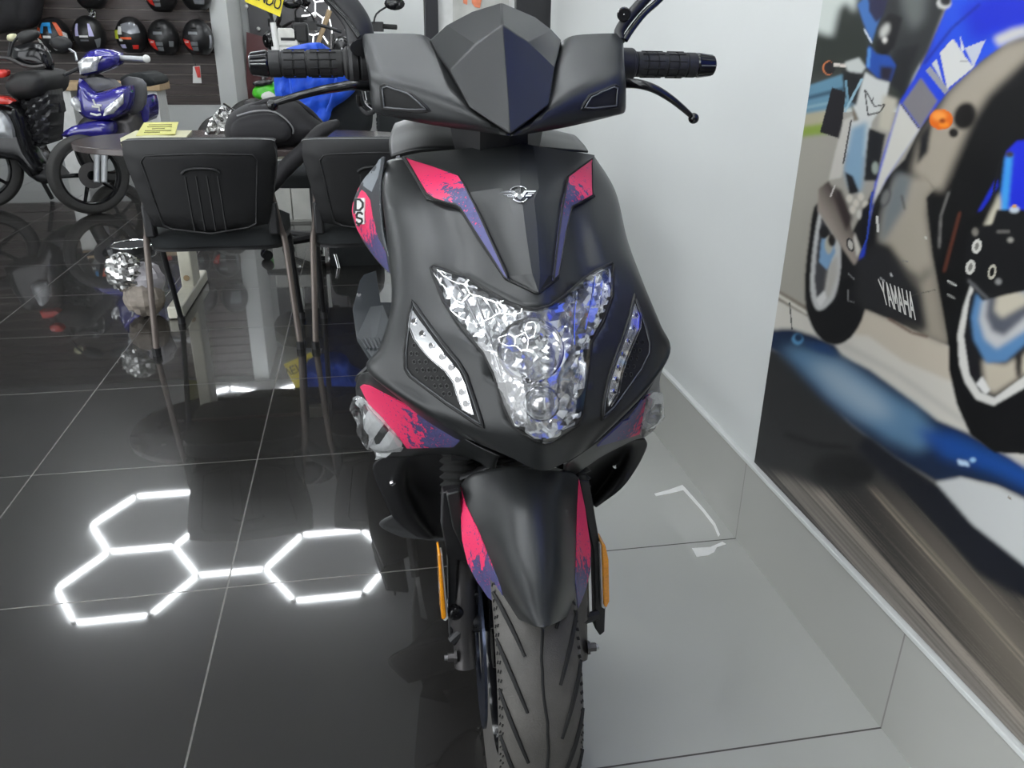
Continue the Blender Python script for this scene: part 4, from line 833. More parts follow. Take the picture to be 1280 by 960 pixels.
# --- handlebar cover, visor, grips, levers, mirrors
WLp = [[(456, 62, 1.40), (452, 48, 1.335), (458, 43.5, 1.322), (490, 43, 1.322), (526, 44.5, 1.325), (540, 52, 1.33)],
       [(462, 80, 1.39), (459, 78, 1.30), (466, 77, 1.268), (515, 82, 1.258), (562, 89, 1.255), (568, 92, 1.27)],
       [(467, 103, 1.37), (463, 104, 1.275), (471, 102, 1.235), (528, 114, 1.212), (586, 132, 1.195), (594, 134, 1.21)],
       [(470, 134, 1.36), (466, 134, 1.27), (475, 137, 1.235), (535, 145, 1.205), (602, 154, 1.18), (628, 160, 1.18)],
       [(476, 139, 1.36), (472, 140, 1.28), (480, 143, 1.25), (540, 155, 1.215), (605, 164, 1.185), (637, 169, 1.17)]]
WRp = [[(774, 62, 1.40), (778, 50, 1.335), (773, 43.5, 1.322), (745, 43.5, 1.322), (716, 46, 1.325), (703, 53, 1.33)],
       [(776, 80, 1.39), (779, 78, 1.30), (774, 77, 1.268), (735, 81, 1.258), (697, 86, 1.255), (690, 90, 1.27)],
       [(777, 103, 1.37), (781, 104, 1.275), (775, 103, 1.235), (732, 113, 1.212), (688, 130, 1.195), (680, 132, 1.21)],
       [(776, 134, 1.36), (781, 134, 1.27), (774, 138, 1.235), (722, 146, 1.205), (672, 155, 1.18), (648, 160, 1.18)],
       [(774, 139, 1.36), (778, 140, 1.28), (770, 143, 1.25), (716, 156, 1.215), (668, 165, 1.185), (639, 169, 1.17)]]
for g0, vent in ((WLp, [(479.5, 111), (484, 109), (513, 119), (533, 136), (520, 136.5), (482, 133)]), (WRp, [(769.5, 111), (766, 109.5), (738, 121), (729, 134), (742, 134.5), (768, 131.5)])):
    g = patch(g0, 4, 4); b = MB(); b.grid(g, 'matte')
    b.grid([g[-1], [p+V((0, .12, .004)) for p in g[-1]]], 'black'); b.grid([g[0], [p+V((0, .10, -.012)) for p in g[0]]], 'matte')
    hc = obj('handlebar_cover', b, sco, smooth=24, solid=.003)
    s4 = on_surf(bvh_of(g), 1.22)
    b = MB(); sheet(b, vent, s4, 'honey', .0025, .003, 5); ve = obj('vent', b, hc, smooth=30)
    b = MB(); rim(b, vent, s4, .0011, 'trimline', .0042, 4); cx = sum(p[0] for p in vent)/6; cy = sum(p[1] for p in vent)/6; rim(b, [(cx+(x-cx)*1.14, cy+(y-cy)*1.18) for x, y in vent], s4, .003, 'hexline', .001, 4); obj('vent_frame', b, ve)
vq = lambda u, v, y: P(u, v, y)
def facet(mb, pts, m, nu=4):
    mb.add(pts, [list(range(len(pts)))], m)
A_ = vq(627, 3, 1.345); Bp = vq(628, 30, 1.212); Dp = vq(638, 168.5, 1.148)
TL = [vq(537, 50, 1.315), vq(558, 31, 1.325), vq(590, 14, 1.335)]; TR = [vq(702, 50, 1.315), vq(690, 37, 1.325), vq(669, 21, 1.335)]
gL = vq(562, 88, 1.225); gR = vq(694, 85, 1.225); eL = vq(587, 134, 1.18); eR = vq(687, 131, 1.18); sL = vq(548, 70, 1.27); sR = vq(699, 66, 1.27)
b = MB()
GLm = vq(594, 55, 1.222); GRm = vq(660, 52, 1.222)
for (A1, A2, T, g1, e1, gm, st) in ((A_, Bp, TL, gL, eL, GLm, sL), (A_, Bp, TR, gR, eR, GRm, sR)):
    b.add([T[0], T[1], T[2], A1, A2, gm, g1, st], [[0, 1, 5, 6, 7], [1, 2, 5], [2, 3, 4, 5]], 'matte')
    b.add([A2, gm, g1, e1, Dp], [[0, 1, 4], [1, 2, 3, 4]], 'matte')
    b.add([T[0], T[1], T[2], A1]+[p+V((0, .012, -.02)) for p in (T[0], T[1], T[2], A1)], [[0, 1, 5, 4], [1, 2, 6, 5], [2, 3, 7, 6]], 'matte')
    b.add([T[0], st, g1, e1, Dp]+[p+V((0, .05, 0)) for p in (T[0], st, g1, e1, Dp)], [[0, 1, 6, 5], [1, 2, 7, 6], [2, 3, 8, 7], [3, 4, 9, 8]], 'black')
vi = obj('visor', b, sco, smooth=14, bevel=.0025); vi['label'] = 'pointed dark visor above the headlamp'
b = MB(); b.loft([[vq(560, 140, 1.30), vq(600, 150, 1.22), vq(640, 160, 1.20), vq(660, 150, 1.22), vq(682, 140, 1.30), vq(640, 140, 1.36)], [vq(566, 176, 1.30), vq(600, 180, 1.235), vq(635, 182, 1.225), vq(660, 180, 1.235), vq(676, 176, 1.30), vq(640, 176, 1.36)], [vq(572, 200, 1.31), vq(600, 202, 1.25), vq(635, 203, 1.245), vq(655, 202, 1.25), vq(670, 200, 1.31), vq(640, 200, 1.37)]], 'black'); obj('steering_neck', b, sco, smooth=30)
b = MB(); b.loft([[V((XS-.17, 1.34+dy, 1.06+dz)) for dy, dz in ((0, -.035), (0, .05), (.09, .05), (.09, -.03))], [V((XS+.18, 1.34+dy, 1.06+dz)) for dy, dz in ((0, -.035), (0, .05), (.09, .05), (.09, -.03))]], 'black'); obj('instrument_housing', b, sco, smooth=20, bevel=.01)
for s in (-1, 1):
    if s < 0: e0, e1, fl0, fl1 = P(312, 80, 1.36), P(337, 80, 1.36), P(430, 80, 1.36), P(458, 79, 1.36)
    else: e0, e1, fl0, fl1 = P(892, 82, 1.36), P(868, 82, 1.36), P(793, 81, 1.36), P(778, 80, 1.36)
    d = (fl1-e0).normalized(); L1 = (e1-e0).length; L2 = (fl0-e0).length; L3 = (fl1-e0).length
    b = MB(); R0 = .0185
    prof = [(R0*1.05, L1)]
    for k in range(6): a0 = L1+(L2-L1)*k/6; a1 = L1+(L2-L1)*(k+1)/6; prof += [(R0*1.06, a0+.001), (R0*1.06, a1-.0025), (R0*.97, a1-.002), (R0*.97, a1)]
    prof += [(R0*1.1, L2), (R0*1.3, L2+.004), (R0*1.3, L2+.008)]
    b.lathe(prof, e0, d, 'rubber', 24); gr = obj('grip', b, sco, smooth=30)
    b = MB()
    for k in range(10):
        a = 2*PI*k/10; up = V((0, 0, 1)); e2 = d.cross(up).normalized(); q = (up*math.cos(a)+e2*math.sin(a))*R0*1.07
        b.tube([e0+d*(L1+(L2-L1)*.2)+q, e0+d*(L1+(L2-L1)*.48)+q], .0011, 'groove', 4); b.tube([e0+d*(L1+(L2-L1)*.55)+q, e0+d*(L1+(L2-L1)*.9)+q], .0011, 'groove', 4)
    obj('grip_groove', b, gr)
    b = MB(); b.lathe([(.001, 0), (.013, 0), (.0155, .002), (.0165, L1*.35), (.019, L1*.9), (.0175, L1)], e0, d, 'blackgloss', 20); be = obj('bar_end', b, gr, smooth=30)
    b = MB()
    for k in range(12):
        a = 2*PI*k/12; q = (V((0, 0, 1))*math.cos(a)+d.cross(V((0, 0, 1))).normalized()*math.sin(a))
        b.tube([e0+d*.003+q*.0155, e0+d*(L1*.85)+q*.0188], .0012, 'steel' if k % 3 == 0 else 'blackgloss', 5)
    obj('bar_end_flute', b, be)
    if s < 0:
        b = MB(); b.lathe([(.020, L2+.006), (.029, L2+.008), (.034, L2+.013), (.034, L2+.022), (.031, L2+.024), (.034, L2+.027), (.035, L3+.02), (.026, L3+.03)], e0, d, 'black', 24); obj('throttle_housing', b, sco, smooth=30)
    else:
        b = MB(); b.lathe([(.020, L2+.002), (.025, L2+.006), (.025, L3+.02)], e0, d, 'black', 20); obj('switch_housing', b, sco, smooth=30)
    pp = [(470, 108, 1.30), (455, 107, 1.285), (440, 106.5, 1.27), (420, 109.5, 1.265), (400, 113, 1.26), (372, 120, 1.262), (352, 126, 1.27), (344, 129, 1.272)] if s < 0 else [(778, 104, 1.30), (788, 104, 1.285), (803, 106, 1.27), (820, 112, 1.265), (838, 123, 1.262), (852, 134, 1.265), (862, 143, 1.27)]
    path = crs([P(*q) for q in pp], 4); n = len(path); b = MB()
    b.tube(path, [.0135-.0065*(i/(n-1)) for i in range(n)], 'blackgloss', 12, flat=.62); b.ball(P(*( (341, 131, 1.272) if s < 0 else (867, 148, 1.272))), .0085, 'blackgloss', 14, 10); lv = obj('brake_lever', b, sco, smooth=60)
    # mirror stem and head (the heads are above the picture)
    b = MB()
    if s < 0:
        a0, a1, a2 = P(452, 56, 1.33), P(440, 18, 1.34), P(416, -12, 1.35)
        b.tube(crs([P(455, 60, 1.32), a0, P(449, 36, 1.335), a1, a2, P(380, -48, 1.36)], 3), .0215, 'black', 14, flat=.6); b.tube([P(449, 46, 1.318), P(432, 22, 1.325), P(411, 0, 1.33), P(380, -32, 1.34)], .0042, 'blackgloss', 8)
        hd = P(360, -80, 1.37)
    else:
        b.tube(crs([P(775, 52, 1.32), P(774, 40, 1.33), P(784, 24, 1.335), P(805, 0, 1.345), P(840, -36, 1.36)], 3), .0085, 'black', 12); b.tube(crs([P(781, 50, 1.32), P(790, 36, 1.325), P(806, 16, 1.335), P(824, 0, 1.345), P(850, -30, 1.36)], 3), .0052, 'blackgloss', 10)
        l = P(781, 17, 1.318); b.lathe([(.001, .004), (.009, .004), (.011, 0), (.011, -.02)], P(780, 18, 1.325), ray(780, 18).normalized()*-1, 'blackgloss', 18); hd = P(868, -62, 1.37)
    ms = obj('mirror_stem', b, sco, smooth=50)
    b = MB(); b.ball(hd, (.075, .022, .045), 'black', 24, 14); mh = obj('mirror_head', b, ms, smooth=60)
    b = MB(); b.ball(hd+V((0, .012, 0)), (.068, .012, .039), 'chrome', 24, 8); obj('mirror_glass', b, mh, smooth=60)
b = MB(); b.tube(crs([P(448, 118, 1.36), P(450, 132, 1.38), P(462, 142, 1.37), P(476, 130, 1.36)], 4), .004, 'black', 8); b.tube(crs([P(454, 112, 1.38), P(458, 128, 1.39), P(470, 138, 1.38)], 4), .003, 'chrome', 8); obj('brake_hose', b, sco)
b = MB(); b.tube(crs([V((XS, 1.33, .92)), V((XS, 1.24, .70)), FK(0, .12, .52)], 3), .03, 'black', 14); b.loft([[FK(s, t, z) for s, t in ((-.10, .10), (.10, .10), (.10, .16), (-.10, .16))] for z in (.535, .565)], 'black'); obj('steering_stem', b, sco, smooth=40)

# ------------------------------------------------------------ visitors' chairs at the table
def xz(fy, n=V((0, -1, 0))): return lambda u, v: (V((u, fy(u, v), v)), n)
def make_chair(label, loc):
    t = thing('visitor_chair', label, 'chair', loc, None); L = V(loc)
    yb = lambda u, v: L.y-.29+.18*max(0, .80-v)*.9-.12*(1-((u-L.x)/.25)**2)*.25
    X = L.x
    out = rnd([(X-.205, .800), (X+.205, .800), (X+.247, .775), (X+.245, .70), (X+.205, .52), (X+.17, .495), (X, .470), (X-.17, .495), (X-.205, .52), (X-.245, .70), (X-.247, .775)], 4)
    b = MB(); sheet(b, out, xz(yb), 'chair', 0, .03, .035, dome=.016, dw=.045); sh = obj('back_shell', b, t, smooth=50)
    inn = [(X-.175, .750), (X, .757), (X+.175, .750), (X+.19, .73), (X+.158, .505), (X+.13, .492), (X, .474), (X-.13, .492), (X-.158, .505), (X-.19, .73)]
    b = MB(); rim(b, inn, xz(lambda u, v: yb(u, v)-.0145), .004, 'chair', 0, .03); obj('panel_ridge', b, sh, smooth=60)
    b = MB(); b.tube(crs([V((X-.062, yb(X, .70)-.018, .690)), V((X-.045, yb(X, .70)-.022, .703)), V((X, yb(X, .70)-.024, .708)), V((X+.045, yb(X, .70)-.022, .703)), V((X+.062, yb(X, .70)-.018, .690))], 4), .006, 'chair', 8); obj('hand_grip', b, sh, smooth=60)
    for k in range(4):
        x = X-.054+k*.036; b = MB(); b.tube([V((x, yb(x, z)-.0155, z)) for z in (.68, .62, .56, .485)], .0035, 'chair', 6); obj('back_rib', b, sh)
    b = MB(); sheet(b, out, xz(lambda u, v: yb(u, v)+.035), 'fabric', .0, .035, .05); obj('back_pad', b, t, smooth=50)
    b = MB(); so = rnd([(X-.22, L.y-.20), (X, L.y-.215), (X+.22, L.y-.20), (X+.235, L.y), (X+.22, L.y+.20), (X, L.y+.23), (X-.22, L.y+.20), (X-.235, L.y)], 4)
    sheet(b, so, lambda u, v: (V((u, v, .455)), V((0, 0, 1))), 'fabric', .0, .05, .06, dome=.03, dw=.1); obj('seat', b, t, smooth=60)
    b = MB(); sheet(b, so, lambda u, v: (V((u, v, .412)), V((0, 0, 1))), 'chair', .0, .015, .07); obj('seat_pan', b, t, smooth=30)
    for s in (-1, 1):
        x = X+s*.245
        b = MB(); b.tube(crs([V((X+s*.215, L.y-.235, .62)), V((X+s*.235, L.y-.205, .47)), V((x, L.y-.20, .42)), V((x+s*.012, L.y-.215, .2)), V((x+s*.022, L.y-.225, .015))], 4), .0115, 'bronze', 12, flat=.75); lg = obj('leg', b, t, smooth=60)
        b = MB(); b.tube([V((x+s*.022, L.y-.225, .03)), V((x+s*.022, L.y-.225, .0))], .0165, 'black', 10); obj('foot_cap', b, lg, smooth=30)
        b = MB(); b.tube(crs([V((x-s*.005, L.y-.17, .43)), V((x, L.y-.02, .41)), V((x+s*.0, L.y+.03, .30)), V((x+s*.004, L.y+.16, .015))], 4), .011, 'black', 12, flat=.75); lg = obj('leg', b, t, smooth=60)
        b = MB(); b.tube([V((x+s*.004, L.y+.16, .03)), V((x+s*.004, L.y+.16, 0))], .0155, 'black', 10); obj('foot_cap', b, lg, smooth=30)
        b = MB(); b.box((X+s*.215, L.y-.225, .515), (.035, .05, .12), 'black'); obj('back_bracket', b, t, bevel=.008)
    b = MB(); b.tube([V((X-.24, L.y+.02, .40)), V((X+.24, L.y+.02, .40))], .011, 'bronze', 10); obj('cross_bar', b, t)
    return t
c1 = make_chair('black plastic-backed visitor chair on the left, its whole back and four legs in view', (-.548, 3.275, 0)); c1['group'] = 'visitor chairs at the dark table'
c2 = copy_tree(c1); c2.location = (.045, 3.265, 0); c2['label'] = 'black plastic-backed visitor chair on the right, half hidden behind the matte scooter'

# ------------------------------------------------------------ the dark oval table and what lies on it
TZ = .71
MT['tabletop'] = mat('dark_table_top', (.055, .042, .040), .22, noise=.25, scale=9); MT['cream'] = mat('cream_metal', (.62, .60, .50), .45)
tc_ = (-.48, 3.86)
t = thing('oval_table', 'dark brown oval table with cream legs behind the visitor chairs', 'table', (tc_[0], tc_[1], 0))
pl = []
for k in range(48):
    a = 2*PI*k/48; c, s = math.cos(a), math.sin(a); pl.append((tc_[0]+.73*math.copysign(abs(c)**.8, c), tc_[1]+.43*math.copysign(abs(s)**.85, s)))
b = MB(); sheet(b, pl, lambda u, v: (V((u, v, TZ)), V((0, 0, 1))), 'tabletop', 0, .026, .12); obj('tabletop', b, t, smooth=20, bevel=.003)
for x in (-.83, .195):
    b = MB(); b.box((x, 3.88, .36), (.055, .16, .65), 'cream'); lg = obj('leg', b, t, smooth=0, bevel=.006)
    b = MB(); b.box((x, 3.80, .03), (.065, .62, .055), 'cream'); obj('foot', b, lg, smooth=0, bevel=.008)
    b = MB(); b.lathe([(.0001, .004), (.012, .004), (.014, 0)], V((x-.001, 3.798, .10)), (0, -1, 0), 'wood', 12); obj('fixing_cap', b, lg)
b = MB(); b.box((-.32, 3.88, TZ-.06), (.97, .04, .06), 'cream'); obj('rail', b, t, bevel=.004)
MT['yellowpaper'] = mat('yellow_paper', (.72, .70, .22), .7, noise=.04); MT['palepaper'] = mat('pale_paper', (.66, .64, .42), .7, noise=.04); MT['ink'] = mat('printed_ink', (.30, .29, .12), .8)
zp = lambda u, v, z: PZ(u, v, z)
b = MB(); sheet(b, [(150, 173), (170, 163), (240, 163), (232, 172), (172, 174), (166, 178), (151, 179)], lambda u, v: (zp(u, v, TZ+.008), V((0, 0, 1))), 'palepaper', 0, .007, 8); single('paper_stack', b, 'pale yellow stack of papers under the bright yellow form on the dark table', 'papers', tuple(zp(190, 170, TZ)))
b = MB(); sheet(b, [(180, 153), (223, 152.5), (219, 167), (170, 169)], lambda u, v: (zp(u, v, TZ+.0145+.004*math.sin(u*.06)), V((0, 0, 1))), 'yellowpaper', 0, .003, 6)
yp = single('paper_form', b, 'bright yellow printed form lying on top of the pale papers', 'papers', tuple(zp(195, 160, TZ+.015)), smooth=30)
b = MB()
for (u0_, v0_, u1_, v1_) in ((186, 156, 215, 155.6), (184, 158.5, 215, 158), (190, 161, 206, 160.6), (181, 163.5, 214, 163), (180, 165.5, 200, 165.2)): b.tube([zp(u0_, v0_, TZ+.0195), zp(u1_, v1_, TZ+.0195)], .0022, 'ink', 4)
ORG = V(yp.location); obj('printed_lines', b, yp, smooth=0)['kind'] = 'stuff'
MT['bag'] = mat('bag_fabric', (.014, .013, .015), .7, bump=.3, bscale=800); MT['piping'] = mat('grey_piping', (.25, .25, .25), .5)
def pil(poly, y, m, dome, dw, th, step=6, off=0): b = MB(); sheet(b, rnd(poly, 3), flat(y), m, off, th, step, dome=dome, dw=dw); return b
t = thing('backpack', 'black backpack with grey piping lying on the dark table between the chairs', 'bag', tuple(PZ(335, 182, TZ)))
obj('body', pil([(281, 158), (288, 142), (306, 132), (345, 125), (370, 128), (386, 143), (404, 158), (398, 170), (380, 181), (350, 187), (320, 186), (295, 182), (283, 174)], 3.56, 'bag', .07, 26, .16), t, smooth=60)
b = MB(); b.tube(crs([P(u, v, y) for u, v, y in ((296, 145, 3.48), (318, 139, 3.475), (340, 139, 3.47), (356, 148, 3.47), (366, 160, 3.475), (366, 167, 3.48))], 4), .0035, 'piping', 6); obj('piping', b, t)
obj('pocket', pil([(290, 155), (310, 145), (345, 144), (362, 160), (358, 176), (320, 179), (292, 174)], 3.46, 'bag', .015, 14, .03), t, smooth=60)
b = MB(); b.tube(crs([P(292, 148, 3.55), P(320, 131, 3.56), P(355, 124, 3.57), P(384, 137, 3.6), P(400, 154, 3.62)], 4), .012, 'bag', 8); obj('top_seam', b, t)
obj('hanging_flap', pil([(395, 158), (420, 150), (424, 158), (408, 172), (388, 195), (360, 222), (344, 240), (336, 232), (338, 222), (352, 200), (372, 182)], 3.40, 'bag', .02, 9, .03), t, smooth=60)
MT['foil'] = mat('crumpled_foil', (.75, .74, .66), .2, .9, noise=.3, scale=40)
def crumple(c, r, m, seed, amp=.25, nu=18, nv=12):
    q = random.Random(seed); b = MB(); b.ball(c, r, m, nu, nv)
    b.v = [V(c)+(p-V(c))*(1+q.uniform(-amp, amp)) for p in b.v]; return b
b = MB(); q = random.Random(5); sheet(b, [(256, 168), (262, 150), (279, 130), (293, 139), (290, 150), (284, 168)], flat(3.80), 'foil', 0, .05, 4, fn=lambda u, v: q.uniform(-.012, .012)); o = single('foil_pouch', b, 'crumpled silver foil pouch standing beside the black backpack', 'pouch', tuple(PZ(270, 168, TZ)), smooth=15)
b = MB(); b.tube([P(279, 129.5, 3.79), P(293, 138.5, 3.79), P(289, 152, 3.79)], .004, 'bag', 6); ORG = V(o.location); obj('dark_edge', b, o)

# ------------------------------------------------------------ on the floor
t = thing('rubbish_bag', 'small rubbish bag of foil and torn card on the floor by the left chair leg', 'bag', tuple(PZ(188, 392, 0)))
MT['card'] = mat('torn_card', (.22, .19, .16), .7, noise=.6, scale=18); MT['paleplastic'] = mat('pale_plastic_bag', (.42, .40, .42), .25, noise=.3, scale=14)
ct = PZ(188, 396, 0)+V((-.018, .03, .085))
obj('torn_card', crumple(ct, (.086, .08, .085), 'card', 3, .08), t, smooth=10); obj('plastic_film', crumple(ct+V((.018, .01, .065)), (.074, .07, .08), 'paleplastic', 4, .1), t, smooth=15)
obj('foil_ball', crumple(ct+V((-.058, -.02, .115)), (.072, .062, .08), 'foil', 9, .11, 30, 22), t, smooth=10)
b = MB(); c = PZ(167, 312, 0); n_ = 40; b.tube([c+V((.115*math.cos(2*PI*k/n_), .115*math.sin(2*PI*k/n_), .03)) for k in range(n_)], .005, 'chrome', 8, closed=True); b.lathe([(.001, .026), (.11, .026), (.11, 0), (.001, 0)], c, (0, 0, 1), 'black', 40)
b.lathe([(.009, .05), (.009, .028)], c+V((.07, .05, 0)), (0, 0, 1), 'chrome', 10, caps=True); single('round_base', b, 'flat round black disc with a chrome rim on the floor left of the chairs', 'stand base', tuple(c), smooth=30)
MT['residue'] = mat('white_residue', (.9, .9, .88), .5)
b = MB(); sheet(b, [(818, 617), (836, 612), (853, 606), (857, 610), (880, 636), (894, 654), (900, 668), (898, 671), (892, 657), (878, 639), (854, 612.5), (838, 616.5), (820, 620)], lambda u, v: (PZ(u, v, .0012), V((0, 0, 1))), 'residue', 0, .001, 7); single('tape_residue', b, 'crooked thin white streak of tape residue on the pale floor beside the scooter', 'floor mark', tuple(PZ(855, 630, 0)), smooth=0)
b = MB(); sheet(b, [(865, 685), (888, 683.5), (903, 677), (908, 680), (896, 684), (893, 690), (885, 694), (871, 696)], lambda u, v: (PZ(u, v, .0012), V((0, 0, 1))), 'residue', 0, .001, 6); single('tape_residue', b, 'small white smudge of residue across the pale floor joint at the skirting', 'floor mark', tuple(PZ(885, 690, 0)), smooth=0)

# ------------------------------------------------------------ chairs behind the table
MT['jacket'] = mat('blue_jacket_fabric', (.010, .085, .62), .6, noise=.2, scale=14, bump=.4, bscale=60)
OC = V((-.27, 4.62, 0)); t = thing('office_chair', 'black swivel office chair on castors behind the table, a blue jacket over its back', 'chair', tuple(OC))
for k in range(5):
    a = 2*PI*k/5+PI*1.12; d = V((math.cos(a), math.sin(a), 0)); b = MB(); b.tube([OC+V((0, 0, .10)), OC+d*.30+V((0, 0, .075))], [.028, .016], 'black', 8); lg = obj('base_arm', b, t)
    b = MB(); c = OC+d*.30+V((0, 0, .028)); s = d.cross(V((0, 0, 1))); b.lathe([(.001, -.025), (.028, -.025), (.028, -.006), (.015, -.006), (.015, .006), (.028, .006), (.028, .025), (.001, .025)], c, s, 'blackgloss', 16); b.tube([c, c+V((0, 0, .05))], .008, 'black', 6); obj('castor', b, lg, smooth=30)
b = MB(); b.tube([OC+V((0, 0, .08)), OC+V((0, 0, .42))], .028, 'black', 12); obj('gas_column', b, t)
b = MB(); sheet(b, rnd([(OC.x-.23, OC.y-.22), (OC.x+.23, OC.y-.22), (OC.x+.24, OC.y+.22), (OC.x-.24, OC.y+.22)], 4), lambda u, v: (V((u, v, .47)), V((0, 0, 1))), 'fabric', 0, .06, .07, dome=.03, dw=.1); obj('seat', b, t, smooth=60)
obj('backrest', pil([(388, 72), (420, 66), (448, 74), (464, 100), (466, 150), (455, 168), (400, 168), (376, 150), (374, 100)], 4.86, 'fabric', .03, 18, .07), t, smooth=60)
b = MB(); b.tube([P(420, 165, 4.9), OC+V((0, .18, .44))], .02, 'black', 8); obj('back_support', b, t)
b = MB(); q = random.Random(8)
sheet(b, rnd([(346, 78), (354, 63), (374, 56), (398, 53), (412, 61), (432, 68), (446, 80), (449, 104), (436, 122), (416, 136), (411, 150), (395, 158), (376, 153), (358, 147), (347, 130), (342, 104)], 3), flat(4.76), 'jacket', 0, .09, 5, dome=.06, dw=20, fn=lambda u, v: .016*math.sin(u*.33+.04*v)+.012*math.sin(v*.26+u*.08)+q.uniform(-.004, .004))
o = single('jacket', b, 'bright blue padded jacket draped over the office chair back', 'jacket', tuple(P(395, 150, 4.8)), smooth=60)
ORG = V(o.location)
for pts in ([(352, 64), (360, 90), (366, 120), (372, 150)], [(412, 62), (420, 90), (415, 120), (408, 140)]):
    b = MB(); b.tube(crs([P(u, v, 4.66) for u, v in pts], 3), .006, 'jacket', 6); obj('seam', b, o)
CC = V((.10, 4.15, 0)); t = thing('sled_chair', 'black chair with bent chrome tube legs between right visitor chair and scooter', 'chair', tuple(CC))
obj('seat', pil([(412, 300), (430, 292), (470, 292), (480, 320), (470, 345), (435, 345), (416, 340)], 4.33, 'fabric', .02, 12, .2), t, smooth=60)
for dx in (0, .44):
    b = MB(); b.tube(crs([P(419, 318, 4.32)+V((dx, 0, 0)), P(424, 336, 4.28)+V((dx, 0, 0)), P(431, 362, 4.2)+V((dx, 0, 0)), P(441, 374, 4.16)+V((dx, 0, 0)), V((.12+dx*.8, 4.2, .012)), V((.14+dx*.6, 4.55, .012))], 4), .011, 'chrome', 10); obj('leg', b, t, smooth=60)
b = MB(); b.box((CC.x+.2, 4.60, .62), (.42, .03, .34), 'fabric'); obj('backrest', b, t, bevel=.012)
MT['palegrey'] = mat('pale_grey_laminate', (.40, .40, .37), .5, noise=.12, scale=9)
cy = PZ(362, 278, 0).y; ca, cb = P(333, 240, cy), P(394, 240, cy); ztop = P(360, 192, cy).z
t = thing('cabinet', 'pale grey cabinet seen through the gap between the two visitor chairs', 'cabinet', ((ca.x+cb.x)/2, cy+.22, 0))
b = MB(); b.box(((ca.x+cb.x)/2, cy+.22, ztop/2), (cb.x-ca.x, .44, ztop), 'palegrey'); obj('body', b, t, bevel=.005)
for s in (-1, 1):
    b = MB(); b.box(((ca.x+cb.x)/2+s*(cb.x-ca.x)*.245, cy-.008, ztop*.5), ((cb.x-ca.x)*.47, .016, ztop*.92), 'palegrey'); d_ = obj('door', b, t, bevel=.003)
    b = MB(); b.tube([V(((ca.x+cb.x)/2+s*.02, cy-.028, ztop*.55)), V(((ca.x+cb.x)/2+s*.02, cy-.028, ztop*.68))], .006, 'chrome', 8); obj('handle', b, d_)

# ------------------------------------------------------------ motorcycles along the slatted wall
MT['tyre'] = mat('old_tyre_rubber', (.022, .021, .020), .65, noise=.2, bump=.2, bscale=300)
MT['mgrey'] = mat('grey_inner_panel', (.10, .10, .105), .5); MT['wrap'] = mat('plastic_wrap', (.035, .035, .038), .22, bump=.6, bscale=18); MT['redp'] = mat('red_paint', (.55, .03, .02), .25, coat=.5); MT['headl'] = mat('headlamp_glass', (.62, .63, .66), .12, .5, noise=.3, scale=60)
def panel(nm, poly, y, m, parent, th=.12, dome=.03, dw=10, step=5, rd=2, lab=None):
    b = MB(); sheet(b, rnd(poly, rd) if rd else poly, flat(y), m, 0, th, step, dome=dome, dw=dw); o = obj(nm, b, parent, smooth=50)
    if lab: o['label'] = lab
    return o
t = thing('motorcycle', 'shiny blue small motorcycle parked by the slatted wall, its front wheel turned', 'motorcycle', (-1.83, 6.1, 0))
wc = P(112, 221, 5.97); wc.z = .27
wheel(t, V((wc.x, wc.y, .265)), (.60, -.8, .0), .265, .085, .198, ('front_wheel',))
wheel(t, V((wc.x+.72, wc.y+1.05, .285)), (.82, -.57, 0), .285, .09, .215, ('rear_wheel',))
b = MB(); b.lathe([(.03, 0), (.085, 0), (.085, .004), (.03, .004)], V((wc.x+.03, wc.y-.05, .265)), (.60, -.8, 0), 'dksteel', 30); obj('brake_disc', b, t, smooth=30)
for u in (120, 129):
    b = MB(); b.tube([P(u+2, 165, 6.0), P(u-1+2, 228, 5.88)], .02, 'silver', 10); obj('fork_leg', b, t)
panel('front_fender', [(76, 170), (90, 158), (116, 152), (136, 154), (137, 170), (118, 171), (96, 172)], 5.98, 'bike_blue', t, .18, .03, 8)
sh = panel('front_shield', [(99, 98), (109, 106), (120, 116), (140, 111), (160, 108), (161, 130), (152, 143), (135, 150), (112, 149), (99, 141), (96, 120)], 6.02, 'bike_blue', t, .16, .06, 14)
panel('grey_bib', [(102, 99), (120, 96), (138, 100), (147, 108), (120, 115.5), (110, 107)], 6.05, 'mgrey', t, .12, .01, 6, rd=0)
for pl in ([(154, 117), (153, 130), (141, 142), (129, 145), (131, 136), (143, 126)], [(87, 124), (92, 121), (99, 128), (101, 140), (95, 138), (89, 132)]): panel('headlamp', pl, 5.95, 'headl', t, .05, .012, 5, 4, rd=0, lab='clear shield headlamp')
panel('leg_shield', [(151, 101), (169, 97), (181, 105), (181, 130), (170, 142), (158, 143)], 6.25, 'mgrey', t, .05, .02, 8)
panel('seat', [(150, 101), (158, 93), (175, 91), (190, 98), (192, 106), (180, 108)], 6.6, 'fabric', t, .5, .02, 6)
panel('side_cover', [(176, 124), (184, 122), (187, 140), (184, 152), (172, 154)], 6.4, 'bike_blue', t, .3, .02, 6)
panel('engine', [(134, 150), (168, 143), (172, 190), (150, 200), (134, 180)], 6.2, 'dksteel', t, .25, .03, 10)
hd = panel('handlebar_cover', [(97, 82), (105, 69), (113, 63), (126, 61), (146, 66), (147, 80), (130, 88), (112, 94), (101, 94)], 6.10, 'bike_blue', t, .16, .05, 12)
panel('headlamp', [(97, 78), (104, 72), (127, 70), (121, 80), (119, 89), (100, 93)], 6.02, 'headl', hd, .04, .015, 6, 4, rd=0, lab='clear main headlamp')
b = MB(); b.tube([P(120, 92, 6.2), P(118, 106, 6.2)], .05, 'black', 10); obj('steering_neck', b, t)
